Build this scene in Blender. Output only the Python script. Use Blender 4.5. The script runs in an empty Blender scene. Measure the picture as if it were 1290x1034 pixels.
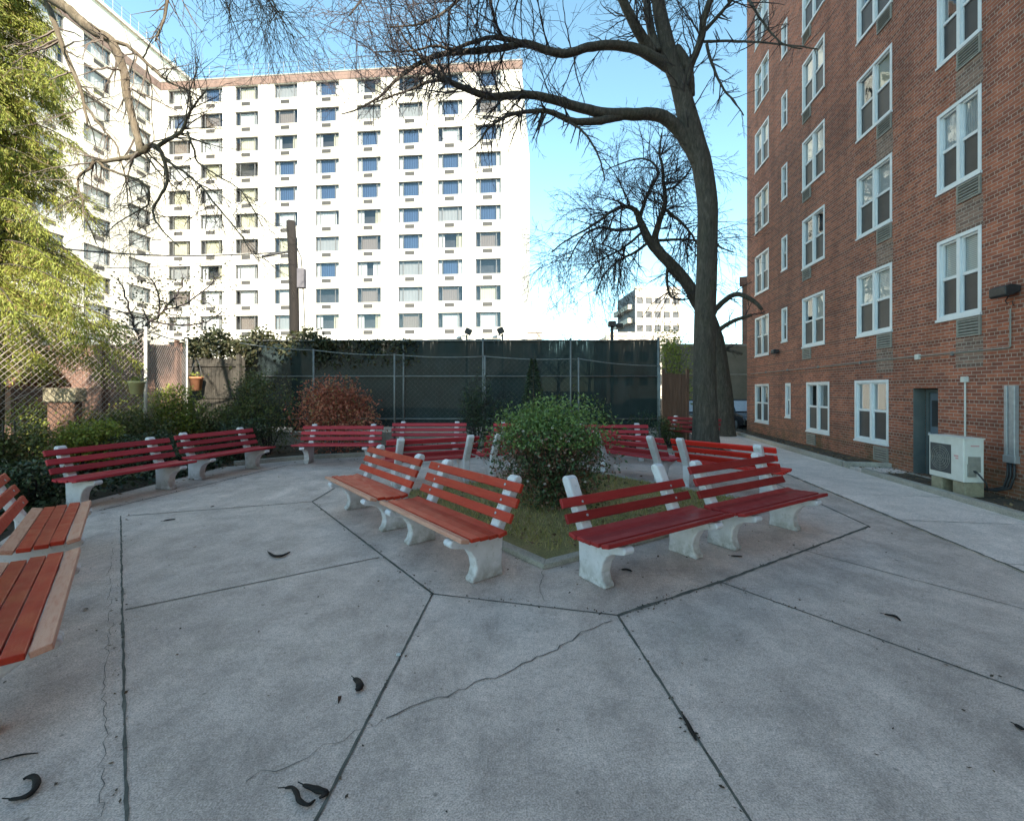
import bpy, math, random
import numpy as np
from mathutils import Vector, Matrix, Quaternion

scene = bpy.context.scene
COL = scene.collection
F, CU, HV, EYE = 572.0, 645.0, 492.0, 1.75      # focal (px), principal column, horizon row, eye height

def at(u, v, Y):
    """world point seen at measured pixel (u,v) of the survey photo at distance Y"""
    return Vector(((u - CU) / F * Y, Y, EYE - (v - HV) / F * Y))
def gp(u, v, z=0.0):
    Y = (EYE - z) * F / (v - HV)
    return Vector(((u - CU) / F * Y, Y, z))
def R(a): return math.radians(a)

# ------------------------------------------------------------------ mesh helper
class MB:
    def __init__(s): s.v = []; s.f = []
    def quad(s, a, b, c, d):
        n = len(s.v); s.v += [tuple(a), tuple(b), tuple(c), tuple(d)]; s.f.append((n, n+1, n+2, n+3))
    def poly(s, pts):
        n = len(s.v); s.v += [tuple(p) for p in pts]; s.f.append(tuple(range(n, n+len(pts))))
    def box(s, c, size, rot=None):
        hx, hy, hz = size[0]/2, size[1]/2, size[2]/2
        n = len(s.v); c = Vector(c)
        for x, y, z in ((-1,-1,-1),(1,-1,-1),(1,1,-1),(-1,1,-1),(-1,-1,1),(1,-1,1),(1,1,1),(-1,1,1)):
            p = Vector((x*hx, y*hy, z*hz))
            if rot is not None: p = rot @ p
            s.v.append(tuple(c + p))
        s.f += [tuple(n+i for i in q) for q in ((0,3,2,1),(4,5,6,7),(0,1,5,4),(1,2,6,5),(2,3,7,6),(3,0,4,7))]
    def box2(s, lo, hi):
        s.box([(a+b)/2 for a, b in zip(lo, hi)], [b-a for a, b in zip(lo, hi)])
    def prism(s, prof, a0, a1, fn):
        """profile (2D list) swept between a0 and a1; fn(p, a) -> 3D"""
        n = len(s.v); k = len(prof)
        s.v += [tuple(fn(p, a0)) for p in prof] + [tuple(fn(p, a1)) for p in prof]
        for i in range(k):
            j = (i+1) % k
            s.f.append((n+i, n+j, n+k+j, n+k+i))
        s.f.append(tuple(n+i for i in range(k))[::-1]); s.f.append(tuple(n+k+i for i in range(k)))
    def tube(s, pts, rad, sides=6, cap=True):
        m = len(pts)
        if m < 2: return
        pts = [Vector(p) for p in pts]
        n = len(s.v)
        t0 = (pts[1]-pts[0]).normalized()
        ref = Vector((0,0,1)) if abs(t0.z) < .9 else Vector((1,0,0))
        x = t0.cross(ref).normalized()
        for i, p in enumerate(pts):
            t = (pts[min(i+1, m-1)] - pts[max(i-1, 0)])
            t = t.normalized() if t.length > 1e-9 else t0
            x = (x - t*x.dot(t))
            x = x.normalized() if x.length > 1e-6 else t.orthogonal().normalized()
            y = t.cross(x); r = rad[i] if hasattr(rad, '__len__') else rad
            for k in range(sides):
                a = 2*math.pi*k/sides
                q = p + x*(math.cos(a)*r) + y*(math.sin(a)*r)
                s.v.append((q.x, q.y, q.z))
        for i in range(m-1):
            for k in range(sides):
                k2 = (k+1) % sides
                s.f.append((n+i*sides+k, n+i*sides+k2, n+(i+1)*sides+k2, n+(i+1)*sides+k))
        if cap:
            s.f.append(tuple(n+k for k in range(sides))[::-1])
            s.f.append(tuple(n+(m-1)*sides+k for k in range(sides)))
    def lathe(s, c, prof, sides=16):
        n = len(s.v); c = Vector(c)
        for r, z in prof:
            for k in range(sides):
                a = 2*math.pi*k/sides
                s.v.append((c.x+r*math.cos(a), c.y+r*math.sin(a), c.z+z))
        for i in range(len(prof)-1):
            for k in range(sides):
                k2 = (k+1) % sides
                s.f.append((n+i*sides+k, n+i*sides+k2, n+(i+1)*sides+k2, n+(i+1)*sides+k))
        s.f.append(tuple(n+k for k in range(sides))[::-1])
        s.f.append(tuple(n+(len(prof)-1)*sides+k for k in range(sides)))
    def mesh(s, name, mat, smooth=False):
        me = bpy.data.meshes.new(name); me.from_pydata(s.v, [], s.f)
        if mat: me.materials.append(mat)
        if smooth: me.polygons.foreach_set('use_smooth', [True]*len(me.polygons))
        me.update(); return me
    def build(s, name, mat, parent=None, smooth=False, bevel=0):
        return link(name, s.mesh(name, mat, smooth), parent, bevel)

def link(name, me, parent=None, bevel=0):
    o = bpy.data.objects.new(name, me); COL.objects.link(o)
    if parent: o.parent = parent
    if bevel:
        b = o.modifiers.new('Bevel', 'BEVEL'); b.width = bevel; b.segments = 2; b.limit_method = 'ANGLE'
    return o
def tag(o, label=None, cat=None, group=None, kind=None):
    if label: o['label'] = label
    if cat: o['category'] = cat
    if group: o['group'] = group
    if kind: o['kind'] = kind
    return o
def empty(name, loc, rz=0):
    o = bpy.data.objects.new(name, None); COL.objects.link(o)
    o.location = loc; o.rotation_euler = (0, 0, rz); o.empty_display_size = .2
    return o

def leaves_mesh(name, pts, size, mat, rng, aspect=.5, hang=None, flat=0.0, dirs=None, jitter=.5):
    """many separate folded leaf faces; hang: preferred long direction"""
    pts = np.asarray(pts, float); n = len(pts)
    d = rng.normal(size=(n, 3))
    d /= np.linalg.norm(d, axis=1)[:, None] + 1e-9
    if dirs is not None: d = np.asarray(dirs) + d*jitter
    elif hang is not None: d = np.asarray(hang)[None, :] + d*jitter
    if flat: d[:, 2] *= (1-flat)
    d /= np.linalg.norm(d, axis=1)[:, None] + 1e-9
    e = rng.normal(size=(n, 3))
    if flat: e[:, 2] *= (1-flat)
    e -= d*(d*e).sum(1)[:, None]; e /= np.linalg.norm(e, axis=1)[:, None] + 1e-9
    nn = np.cross(d, e)
    L = size*(.6+.8*rng.random(n))[:, None]; W = L*aspect*.5
    a = pts; b = pts + d*L*.5 + e*W + nn*W*.25; c = pts + d*L; f = pts + d*L*.5 - e*W + nn*W*.25
    V = np.stack([a, b, c, f], 1).reshape(-1, 3)
    me = bpy.data.meshes.new(name)
    me.vertices.add(4*n); me.vertices.foreach_set('co', V.ravel())
    me.loops.add(4*n); me.loops.foreach_set('vertex_index', np.arange(4*n, dtype=np.int32))
    me.polygons.add(n)
    me.polygons.foreach_set('loop_start', np.arange(0, 4*n, 4, dtype=np.int32))
    me.polygons.foreach_set('loop_total', np.full(n, 4, dtype=np.int32))
    me.materials.append(mat); me.update(calc_edges=True); me.validate()
    return me

# ------------------------------------------------------------------ materials
class NT:
    def __init__(s, name):
        s.m = bpy.data.materials.new(name); s.m.use_nodes = True
        s.t = s.m.node_tree; s.t.nodes.clear()
        s.out = s.n('ShaderNodeOutputMaterial'); s.p = s.n('ShaderNodeBsdfPrincipled')
        s.l(s.p.outputs[0], s.out.inputs[0])
    def n(s, t, **k):
        x = s.t.nodes.new(t)
        for a, b in k.items(): setattr(x, a, b)
        return x
    def l(s, a, b): s.t.links.new(a, b)
    def coord(s, kind='Object', scale=(1,1,1), rot=(0,0,0)):
        c = s.n('ShaderNodeTexCoord'); m = s.n('ShaderNodeMapping')
        m.inputs['Scale'].default_value = scale; m.inputs['Rotation'].default_value = rot
        s.l(c.outputs[kind], m.inputs[0]); return m.outputs[0]
    def noise(s, scale, detail=4, rough=.6, vec=None, dist=0):
        x = s.n('ShaderNodeTexNoise'); x.inputs['Scale'].default_value = scale
        x.inputs['Detail'].default_value = detail; x.inputs['Roughness'].default_value = rough
        x.inputs['Distortion'].default_value = dist
        if vec is not None: s.l(vec, x.inputs['Vector'])
        return x.outputs['Fac']
    def ramp(s, fac, stops, interp='LINEAR'):
        r = s.n('ShaderNodeValToRGB'); r.color_ramp.interpolation = interp
        e = r.color_ramp.elements
        while len(e) < len(stops): e.new(.5)
        for el, (p, c) in zip(e, stops):
            el.position = p; el.color = (c[0], c[1], c[2], 1) if hasattr(c, '__len__') else (c, c, c, 1)
        s.l(fac, r.inputs[0]); return r.outputs[0]
    def mix(s, a, b, fac, mode='MIX'):
        x = s.n('ShaderNodeMix', data_type='RGBA', blend_type=mode)
        for sock, val in ((x.inputs[6], a), (x.inputs[7], b), (x.inputs[0], fac)):
            if hasattr(val, 'links') or hasattr(val, 'is_linked'): s.l(val, sock)
            elif hasattr(val, '__len__'): sock.default_value = (val[0], val[1], val[2], 1)
            else: sock.default_value = val
        return x.outputs[2]
    def math(s, op, a, b=0.0, clamp=False):
        x = s.n('ShaderNodeMath', operation=op, use_clamp=clamp)
        for i, val in enumerate((a, b)):
            if hasattr(val, 'is_linked'): s.l(val, x.inputs[i])
            else: x.inputs[i].default_value = val
        return x.outputs[0]
    def bump(s, h, strength=.3, dist=.01):
        b = s.n('ShaderNodeBump'); b.inputs['Strength'].default_value = strength
        b.inputs['Distance'].default_value = dist
        s.l(h, b.inputs['Height']); s.l(b.outputs[0], s.p.inputs['Normal'])
    def base(s, c):
        if hasattr(c, 'is_linked'): s.l(c, s.p.inputs['Base Color'])
        else: s.p.inputs['Base Color'].default_value = (*c, 1)
    def rough(s, v):
        if hasattr(v, 'is_linked'): s.l(v, s.p.inputs['Roughness'])
        else: s.p.inputs['Roughness'].default_value = v
M = {}

def mk_simple(name, c0, c1, scale=6, rough=.7, bump=.15, metal=0, kind='Object', spec=.5, sc=(1,1,1)):
    t = NT(name); v = t.coord(kind, sc)
    t.base(t.ramp(t.noise(scale, 6, .65, v), [(.3, c0), (.7, c1)])); t.rough(rough)
    t.p.inputs['Metallic'].default_value = metal
    t.p.inputs['Specular IOR Level'].default_value = spec
    if bump: t.bump(t.noise(scale*6, 4, .6, v), bump, .005)
    M[name] = t.m; return t.m

def mk_foliage(name, stops, rough=.6, trans=.25):
    t = NT(name); g = t.n('ShaderNodeNewGeometry')
    col = t.ramp(g.outputs['Random Per Island'], stops)
    t.base(col); t.rough(rough)
    tr = t.n('ShaderNodeBsdfTranslucent'); t.l(col, tr.inputs[0])
    mx = t.n('ShaderNodeMixShader'); mx.inputs[0].default_value = trans
    t.l(t.p.outputs[0], mx.inputs[1]); t.l(tr.outputs[0], mx.inputs[2]); t.l(mx.outputs[0], t.out.inputs[0])
    M[name] = t.m; return t.m

def mk_concrete(name, base, var, stain=.5, speck=.5, spots=False):
    t = NT(name); v = t.coord('Object')
    n1 = t.noise(.42, 8, .70, v, .6); n2 = t.noise(2.6, 9, .75, v, .3); n3 = t.noise(120, 3, .6, v); n4 = t.noise(30, 6, .8, v)
    streak = t.noise(1.4, 7, .7, t.coord('Object', (1.0, .28, 1), (0, 0, R(-28))))
    lo = [b*(1-var) for b in base]; hi = [b*(1+var) for b in base]
    c = t.ramp(n1, [(.3, lo), (.7, hi)])
    c = t.mix(c, t.ramp(n2, [(.28, .50), (.60, 1.0), (.8, 1.18)]), stain, 'MULTIPLY')
    c = t.mix(c, t.ramp(streak, [(.32, .62), (.55, 1.0)]), stain*.8, 'MULTIPLY')
    # brownish leaf-tannin stains
    br = t.ramp(t.noise(.9, 7, .75, t.coord('Object', (1, 1, 1), (0, 0, .6)), 1.2), [(.54, 0), (.74, .38)])
    c = t.mix(c, [base[0]*.58, base[1]*.60, base[2]*.52], t.math('MULTIPLY', br, stain))
    c = t.mix(c, t.ramp(n4, [(.30, .42), (.5, 1.0), (.72, 1.5)]), speck, 'MULTIPLY')
    c = t.mix(c, t.ramp(n3, [(.32, .35), (.5, 1.0), (.72, 1.7)]), speck, 'MULTIPLY')
    if spots:
        for sc_, r0 in ((2.1, .030), (4.7, .040)):
            vo = t.n('ShaderNodeTexVoronoi'); vo.inputs['Scale'].default_value = sc_; vo.inputs['Randomness'].default_value = 1; t.l(v, vo.inputs['Vector'])
            c = t.mix(c, (.06, .055, .05), t.ramp(vo.outputs['Distance'], [(r0*.7, .55), (r0*1.5, 0)]))
    t.base(c); t.rough(t.ramp(n2, [(.3, .62), (.7, .88)])); t.p.inputs['Specular IOR Level'].default_value = .35
    t.bump(t.math('ADD', n3, t.math('MULTIPLY', n4, 1.5)), .45, .003)
    M[name] = t.m; return t.m

mk_concrete('concrete', (.59, .466, .408), .22, .80, .50, True)
mk_concrete('path_concrete', (.73, .605, .545), .09, .5, .4, True)
mk_concrete('kerb_concrete', (.38, .34, .29), .15, .6, .4)
def joint_mat():
    t = NT('joint'); v = t.coord('Object')
    t.base(t.ramp(t.noise(9, 5, .7, v), [(.3, (.045, .042, .036)), (.55, (.10, .095, .08)), (.8, (.21, .195, .17))])); t.rough(.95)
    M['joint'] = t.m
joint_mat()
mk_simple('crack', (.06, .055, .05), (.16, .15, .14), 20, .95, 0)

def soil_mat():
    t = NT('soil'); v = t.coord('Object')
    c = t.ramp(t.noise(2.3, 8, .7, v), [(.3, (.035, .026, .018)), (.5, (.075, .055, .036)), (.72, (.13, .10, .06))])
    c = t.mix(c, t.ramp(t.noise(40, 4, .7, v), [(.35, .5), (.65, 1.3)]), .8, 'MULTIPLY')
    t.base(c); t.rough(.95); t.bump(t.noise(22, 6, .7, v), .8, .03); M['soil'] = t.m
soil_mat()
def lawn_mat():
    t = NT('lawn'); v = t.coord('Object')
    c = t.ramp(t.noise(2.6, 8, .72, v), [(.3, (.15, .135, .05)), (.52, (.23, .19, .075)), (.7, (.30, .21, .115))])
    c = t.mix(c, t.ramp(t.noise(60, 3, .7, v), [(.35, .55), (.65, 1.3)]), .8, 'MULTIPLY')
    t.base(c); t.rough(.95); t.bump(t.noise(50, 5, .7, v), .7, .02); M['lawn'] = t.m
lawn_mat()
mk_simple('asphalt', (.035, .035, .037), (.07, .07, .072), 8, .9, .3)

def brick_mat(name, c1, c2, mortar, moss=True, bw=.20, rh=.0635):
    t = NT(name); c = t.n('ShaderNodeTexCoord'); sp = t.n('ShaderNodeSeparateXYZ'); t.l(c.outputs['Object'], sp.inputs[0])
    cb = t.n('ShaderNodeCombineXYZ')
    t.l(t.math('ADD', sp.outputs[0], sp.outputs[1]), cb.inputs[0]); t.l(sp.outputs[2], cb.inputs[1])
    vec = cb.outputs[0]
    def br(ca, cb_, m, bw_, off):
        b = t.n('ShaderNodeTexBrick'); b.offset = off; b.squash = 1; t.l(vec, b.inputs['Vector'])
        b.inputs['Scale'].default_value = 1; b.inputs['Brick Width'].default_value = bw_
        b.inputs['Row Height'].default_value = rh; b.inputs['Mortar Size'].default_value = .0068
        b.inputs['Mortar Smooth'].default_value = .25; b.inputs['Bias'].default_value = -.15
        b.inputs['Color1'].default_value = (*ca, 1); b.inputs['Color2'].default_value = (*cb_, 1); b.inputs['Mortar'].default_value = (*m, 1)
        return b
    st = br(c1, c2, mortar, bw, .5); hd = br([x*.55 for x in c1], c2, mortar, bw*.5, .5)
    # every sixth course is a header course
    row = t.math('FLOOR', t.math('DIVIDE', sp.outputs[2], rh)); r6 = t.math('MODULO', row, 6)
    ish = t.math('LESS_THAN', r6, .5)
    col = t.mix(st.outputs['Color'], hd.outputs['Color'], ish)
    mx = t.n('ShaderNodeMix', data_type='FLOAT'); t.l(ish, mx.inputs[0]); t.l(st.outputs['Fac'], mx.inputs[2]); t.l(hd.outputs['Fac'], mx.inputs[3])
    ov = t.coord('Object')
    col = t.mix(col, t.ramp(t.noise(.5, 8, .7, ov, .5), [(.3, (.62, .62, .64)), (.55, (1, 1, 1)), (.75, (1.18, 1.12, 1.05))]), .8, 'MULTIPLY')
    col = t.mix(col, t.ramp(t.noise(11, 5, .7, ov), [(.3, .6), (.6, 1.1)]), .5, 'MULTIPLY')
    # vertical weathering streaks
    col = t.mix(col, t.ramp(t.noise(2.2, 5, .6, t.coord('Object', (1, 1, .09))), [(.36, (.60, .58, .55)), (.55, (1, 1, 1))]), .55, 'MULTIPLY')
    if moss:
        low = t.math('SUBTRACT', 1.0, t.math('DIVIDE', sp.outputs[2], .95), True)
        f = t.math('MULTIPLY', low, t.ramp(t.noise(1.7, 7, .75, ov), [(.38, 0), (.62, 1)]), True)
        col = t.mix(col, (.075, .075, .03), t.math('MULTIPLY', f, .75))
    t.base(col); t.rough(.88)
    t.bump(t.math('SUBTRACT', t.math('MULTIPLY', t.noise(70, 3, .6, ov), .4), mx.outputs[0]), .6, .008)
    M[name] = t.m
brick_mat('brick', (.43, .130, .068), (.19, .056, .036), (.42, .31, .25))
brick_mat('parapet_brick', (.23, .135, .105), (.18, .11, .085), (.25, .2, .17), False)
brick_mat('far_brick', (.30, .12, .08), (.22, .08, .055), (.3, .25, .2), False)
brick_mat('patch_brick', (.34, .20, .15), (.17, .10, .08), (.42, .35, .29), False)

mk_simple('white_wall', (.56, .515, .435), (.65, .605, .52), .22, .85, .05)
mk_simple('far_white', (.50, .42, .34), (.58, .50, .41), .4, .8, 0)
mk_simple('far_tan', (.42, .36, .30), (.50, .44, .37), .4, .85, 0)
mk_simple('far_grey', (.11, .10, .11), (.17, .16, .17), .3, .85, 0)
mk_simple('olive_wall', (.16, .14, .10), (.26, .22, .17), 1.2, .9, .2)
mk_simple('white_frame', (.66, .66, .67), (.74, .735, .73), 8, .45, 0)
mk_simple('alu_frame', (.13, .125, .12), (.19, .185, .18), 8, .45, 0, .3)
mk_simple('grille_grey', (.20, .185, .16), (.30, .28, .24), 10, .6, .05)
mk_simple('grille_dark', (.10, .09, .08), (.15, .14, .125), 10, .7, 0)
mk_simple('screen_dark', (.028, .028, .03), (.045, .045, .048), 3, .45, 0)
mk_simple('room_dark', (.02, .021, .024), (.05, .05, .055), 1.4, .9, 0)
mk_simple('ac_paint', (.58, .56, .50), (.68, .66, .61), 5, .5, .03)
mk_simple('ac_dark', (.05, .05, .05), (.08, .08, .08), 30, .6, .1)
mk_simple('logo_red', (.55, .25, .25), (.62, .33, .32), 8, .6, 0)
mk_simple('block', (.22, .185, .12), (.33, .29, .2), 16, .95, .4)
mk_simple('steel', (.34, .35, .36), (.46, .47, .48), 12, .5, .05, .55)
mk_simple('galv', (.15, .155, .15), (.25, .255, .25), 9, .6, .05, .3)
mk_simple('white_pipe', (.55, .52, .47), (.66, .63, .58), 9, .6, 0)
mk_simple('black_plastic', (.012, .012, .013), (.03, .03, .032), 12, .5, .03)
mk_simple('door_paint', (.10, .13, .16), (.15, .18, .21), 4, .55, .05)
mk_simple('door_frame', (.085, .10, .10), (.13, .14, .13), 4, .6, .05)
mk_simple('pole_wood', (.009, .007, .006), (.022, .016, .012), 5, .9, .4, sc=(6, 6, .6))
mk_simple('grey_wood', (.035, .030, .023), (.075, .065, .05), 4, .9, .3, sc=(8, 8, .7))
mk_simple('brown_wood', (.12, .06, .04), (.22, .125, .085), 3, .9, .3, sc=(8, 8, .6))
mk_simple('terracotta', (.36, .15, .07), (.46, .21, .11), 8, .85, .1)
mk_simple('cream', (.70, .62, .30), (.80, .72, .40), 8, .8, .05)
mk_simple('iron', (.06, .055, .05), (.12, .10, .085), 12, .8, .1, .2)
mk_simple('iron_rust', (.30, .24, .21), (.48, .41, .37), 6, .8, 0)
mk_simple('pod', (.006, .005, .005), (.022, .016, .014), 30, .75, .5, spec=.25)
mk_simple('car_dark', (.012, .013, .017), (.02, .021, .026), 3, .25, 0)
mk_simple('car_white', (.55, .56, .58), (.62, .63, .65), 3, .3, 0)
mk_simple('tyre', (.012, .012, .012), (.02, .02, .02), 12, .85, .1)
mk_simple('lamp_glass', (.35, .36, .38), (.45, .46, .48), 12, .2, 0)

def bark(name, c0, c1, c2, moss=.2):
    t = NT(name); v = t.coord('Object', (1, 1, .22)); o = t.coord('Object')
    n = t.noise(15, 8, .72, v, .8)
    c = t.ramp(n, [(.3, c0), (.52, c1), (.75, c2)])
    c = t.mix(c, (.07, .075, .025), t.math('MULTIPLY', t.ramp(t.noise(1.3, 6, .7, o), [(.5, 0), (.7, 1)]), moss))
    t.base(c); t.rough(.95); t.bump(n, .9, .05); M[name] = t.m
bark('bark', (.030, .023, .017), (.078, .062, .047), (.17, .135, .105), .18)
bark('bark_pale', (.07, .05, .032), (.15, .115, .075), (.26, .21, .15), .3)
mk_simple('twig', (.034, .026, .027), (.072, .056, .056), 3, .9, 0)
mk_simple('twig_pale', (.10, .075, .055), (.18, .14, .11), 3, .9, 0)
mk_simple('twig_far', (.13, .09, .085), (.2, .145, .135), 3, .9, 0)

def paint(name, c0, c1, paler, amount):
    t = NT(name); oi = t.n('ShaderNodeObjectInfo')
    def rv(sc_):
        va = t.n('ShaderNodeVectorMath', operation='ADD'); t.l(t.coord('Object', sc_), va.inputs[0]); t.l(t.math('MULTIPLY', oi.outputs['Random'], 57.0), va.inputs[1]); return va.outputs[0]
    v = rv((.7, 8, 8)); o = rv((1, 1, 1))
    c = t.ramp(t.noise(3, 6, .7, v), [(.3, c0), (.7, c1)])
    hs = t.n('ShaderNodeHueSaturation'); t.l(c, hs.inputs['Color'])
    t.l(t.math('ADD', .82, t.math('MULTIPLY', oi.outputs['Random'], .36)), hs.inputs['Value'])
    w = t.ramp(t.noise(9, 8, .75, rv((.5, 4, 4))), [(.60-amount*.42, 0), (.78-amount*.42, 1)])
    chip = t.ramp(t.noise(26, 5, .8, rv((.35, 1, 1))), [(.66, 0), (.71, .8)])
    c = t.mix(hs.outputs[0], paler, t.math('MULTIPLY', w, .2+.7*amount))  # paler wear patches at random
    c = t.mix(c, (.30, .22, .17), chip)
    t.base(c); t.rough(t.ramp(t.noise(6, 5, .6, o), [(.3, .34), (.7, .58)]))
    t.p.inputs['Specular IOR Level'].default_value = .22
    t.bump(t.noise(30, 5, .65, v), .2, .004); M[name] = t.m
paint('red_paint', (.24, .020, .020), (.33, .030, .028), (.40, .11, .07), .12)
paint('lit_orange_paint', (.36, .026, .012), (.46, .042, .018), (.60, .20, .11), .14)  # same bench red, with brighter sky light put into the colour
paint('sheen_crimson_paint', (.35, .026, .036), (.45, .040, .050), (.45, .12, .11), .12)  # bench red with a pinkish sheen painted into its colour
paint('spotlit_red_paint', (.50, .018, .012), (.62, .030, .018), (.55, .13, .08), .08)  # bench red as if spot-lit, the light painted in
paint('pale_plank_paint', (.44, .14, .085), (.55, .22, .14), (.62, .36, .26), .62)  # paler tone for chosen seat planks

def leg_mat():
    t = NT('bench_concrete'); v0 = t.coord('Object'); oi = t.n('ShaderNodeObjectInfo')
    sp = t.n('ShaderNodeSeparateXYZ'); t.l(v0, sp.inputs[0])
    va = t.n('ShaderNodeVectorMath', operation='ADD'); t.l(v0, va.inputs[0]); t.l(t.math('MULTIPLY', oi.outputs['Random'], 57.0), va.inputs[1]); v = va.outputs[0]
    c = t.ramp(t.noise(4, 7, .7, v), [(.3, (.56, .52, .53)), (.7, (.72, .67, .68))])
    w = t.ramp(t.noise(14, 6, .8, v), [(.56, 0), (.68, 1)])
    c = t.mix(c, (.30, .27, .22), t.math('MULTIPLY', w, .65))
    low = t.math('SUBTRACT', 1.0, t.math('DIVIDE', sp.outputs[2], .22), True)
    c = t.mix(c, (.24, .21, .17), t.math('MULTIPLY', low, t.ramp(t.noise(9, 5, .7, v), [(.35, 0), (.6, .9)])))
    t.base(c); t.rough(.8); t.bump(t.noise(45, 5, .7, v), .3, .006); M['bench_concrete'] = t.m
leg_mat()

def glass_mat(name, tint, extra=.05, ior=1.7):
    t = NT(name); t.t.nodes.remove(t.p)
    tr = t.n('ShaderNodeBsdfTransparent'); tr.inputs[0].default_value = (*tint, 1)
    gl = t.n('ShaderNodeBsdfGlossy'); gl.inputs['Roughness'].default_value = .02; gl.inputs[0].default_value = (.9, .95, 1, 1)
    fr = t.n('ShaderNodeFresnel'); g = t.n('ShaderNodeNewGeometry')      # thin pane: same Fresnel from both sides
    t.l(t.math('ADD', ior, t.math('MULTIPLY', g.outputs['Backfacing'], 1/ior-ior)), fr.inputs[0])
    bp = t.n('ShaderNodeBump'); bp.inputs['Strength'].default_value = .05; bp.inputs['Distance'].default_value = .05
    t.l(t.noise(1.6, 2, .5, t.coord('Object')), bp.inputs['Height']); t.l(bp.outputs[0], gl.inputs['Normal'])
    mx = t.n('ShaderNodeMixShader'); t.l(t.math('ADD', fr.outputs[0], extra, True), mx.inputs[0])
    t.l(tr.outputs[0], mx.inputs[1]); t.l(gl.outputs[0], mx.inputs[2]); t.l(mx.outputs[0], t.out.inputs[0])
    M[name] = t.m
glass_mat('glass', (.86, .87, .87), .02, 1.5)
glass_mat('coated_glass', (.86, .87, .88), .04, 1.55)

def curtain(name, c0, c1, scale=9):
    t = NT(name); w = t.n('ShaderNodeTexWave'); w.inputs['Scale'].default_value = scale; w.inputs['Distortion'].default_value = 1.5
    w.inputs['Detail'].default_value = 2; t.l(t.coord('Object', (1, 1, .04)), w.inputs['Vector'])
    t.base(t.ramp(w.outputs['Fac'], [(.1, c0), (.9, c1)])); t.rough(.9); t.bump(w.outputs['Fac'], .6, .05); M[name] = t.m
curtain('curtain_white', (.50, .50, .49), (.72, .72, .70))
curtain('curtain_cream', (.46, .42, .28), (.62, .58, .42))
curtain('curtain_grey', (.20, .20, .20), (.36, .36, .35))
curtain('curtain_brown', (.14, .11, .09), (.26, .21, .18))
curtain('sky_reflection_blue', (.025, .05, .105), (.035, .07, .14), 1.2)  # blue sky reflection of the panes, painted as a colour
def blinds(name, c):
    t = NT(name); w = t.n('ShaderNodeTexWave', bands_direction='Z'); w.inputs['Scale'].default_value = 9
    t.l(t.coord('Object'), w.inputs['Vector'])
    t.base(t.ramp(w.outputs['Fac'], [(.1, [x*.6 for x in c]), (.5, c)])); t.rough(.7); M[name] = t.m
blinds('blinds', (.70, .68, .62))

def screen_cloth():
    t = NT('screen_cloth'); v = t.coord('Object')
    st = t.noise(5.5, 5, .65, t.coord('Object', (4, 1, .25)))
    c = t.ramp(t.noise(.9, 7, .7, v), [(.3, (.003, .008, .008)), (.5, (.005, .017, .016)), (.72, (.016, .030, .033))])
    c = t.mix(c, (.045, .055, .05), t.math('MULTIPLY', t.ramp(st, [(.55, 0), (.75, 1)]), .4))
    t.base(c); t.rough(.75)
    tr = t.n('ShaderNodeBsdfTransparent'); mx = t.n('ShaderNodeMixShader')
    sp = t.n('ShaderNodeSeparateXYZ'); t.l(v, sp.inputs[0])
    top = t.math('MULTIPLY', t.math('SUBTRACT', sp.outputs[2], 2.95), 2.2, True)   # frayed along its top hem
    f = t.math('ADD', .004, t.math('MULTIPLY', top, t.ramp(st, [(.56, 0), (.72, .16)])), True)
    t.l(f, mx.inputs[0]); t.l(t.p.outputs[0], mx.inputs[1]); t.l(tr.outputs[0], mx.inputs[2]); t.l(mx.outputs[0], t.out.inputs[0])
    M['screen_cloth'] = t.m
screen_cloth()

mk_foliage('conifer_leaf', [(0, (.24, .15, .06)), (.22, (.20, .20, .04)), (.55, (.30, .34, .05)), (.85, (.42, .43, .09)), (1, (.14, .18, .04))], .6, .42)
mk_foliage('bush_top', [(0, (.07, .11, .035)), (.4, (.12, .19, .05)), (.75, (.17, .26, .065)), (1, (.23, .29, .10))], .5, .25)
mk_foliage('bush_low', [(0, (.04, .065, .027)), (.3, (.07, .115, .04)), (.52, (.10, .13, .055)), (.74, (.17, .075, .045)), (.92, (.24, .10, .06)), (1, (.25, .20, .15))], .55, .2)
mk_foliage('red_leaf', [(0, (.20, .06, .035)), (.35, (.42, .11, .065)), (.7, (.52, .17, .10)), (.88, (.42, .22, .10)), (1, (.16, .14, .05))], .6, .25)
mk_foliage('dark_leaf', [(0, (.016, .030, .013)), (.5, (.03, .052, .02)), (.85, (.05, .075, .03)), (1, (.10, .10, .05))], .5, .15)
mk_foliage('mid_leaf', [(0, (.05, .065, .02)), (.5, (.10, .125, .035)), (.85, (.16, .17, .05)), (1, (.21, .16, .07))], .55, .25)
mk_foliage('yellow_leaf', [(0, (.10, .13, .025)), (.4, (.20, .25, .035)), (.8, (.34, .36, .06)), (1, (.24, .17, .06))], .55, .3)
mk_foliage('ivy_leaf', [(0, (.014, .028, .012)), (.5, (.03, .052, .02)), (.85, (.055, .08, .03)), (1, (.10, .10, .045))], .45, .15)
mk_foliage('vine_leaf', [(0, (.02, .025, .01)), (.5, (.05, .06, .02)), (1, (.10, .085, .04))], .6, .2)
mk_foliage('grass_blade', [(0, (.20, .18, .05)), (.5, (.31, .28, .08)), (.8, (.39, .31, .13)), (1, (.42, .30, .17))], .7, .2)
mk_foliage('litter', [(0, (.06, .035, .02)), (.4, (.13, .075, .04)), (.75, (.20, .125, .065)), (1, (.26, .18, .09))], .85, .1)
mk_foliage('crumb', [(0, (.03, .02, .014)), (.6, (.07, .045, .028)), (1, (.15, .10, .06))], .9, .05)
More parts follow.
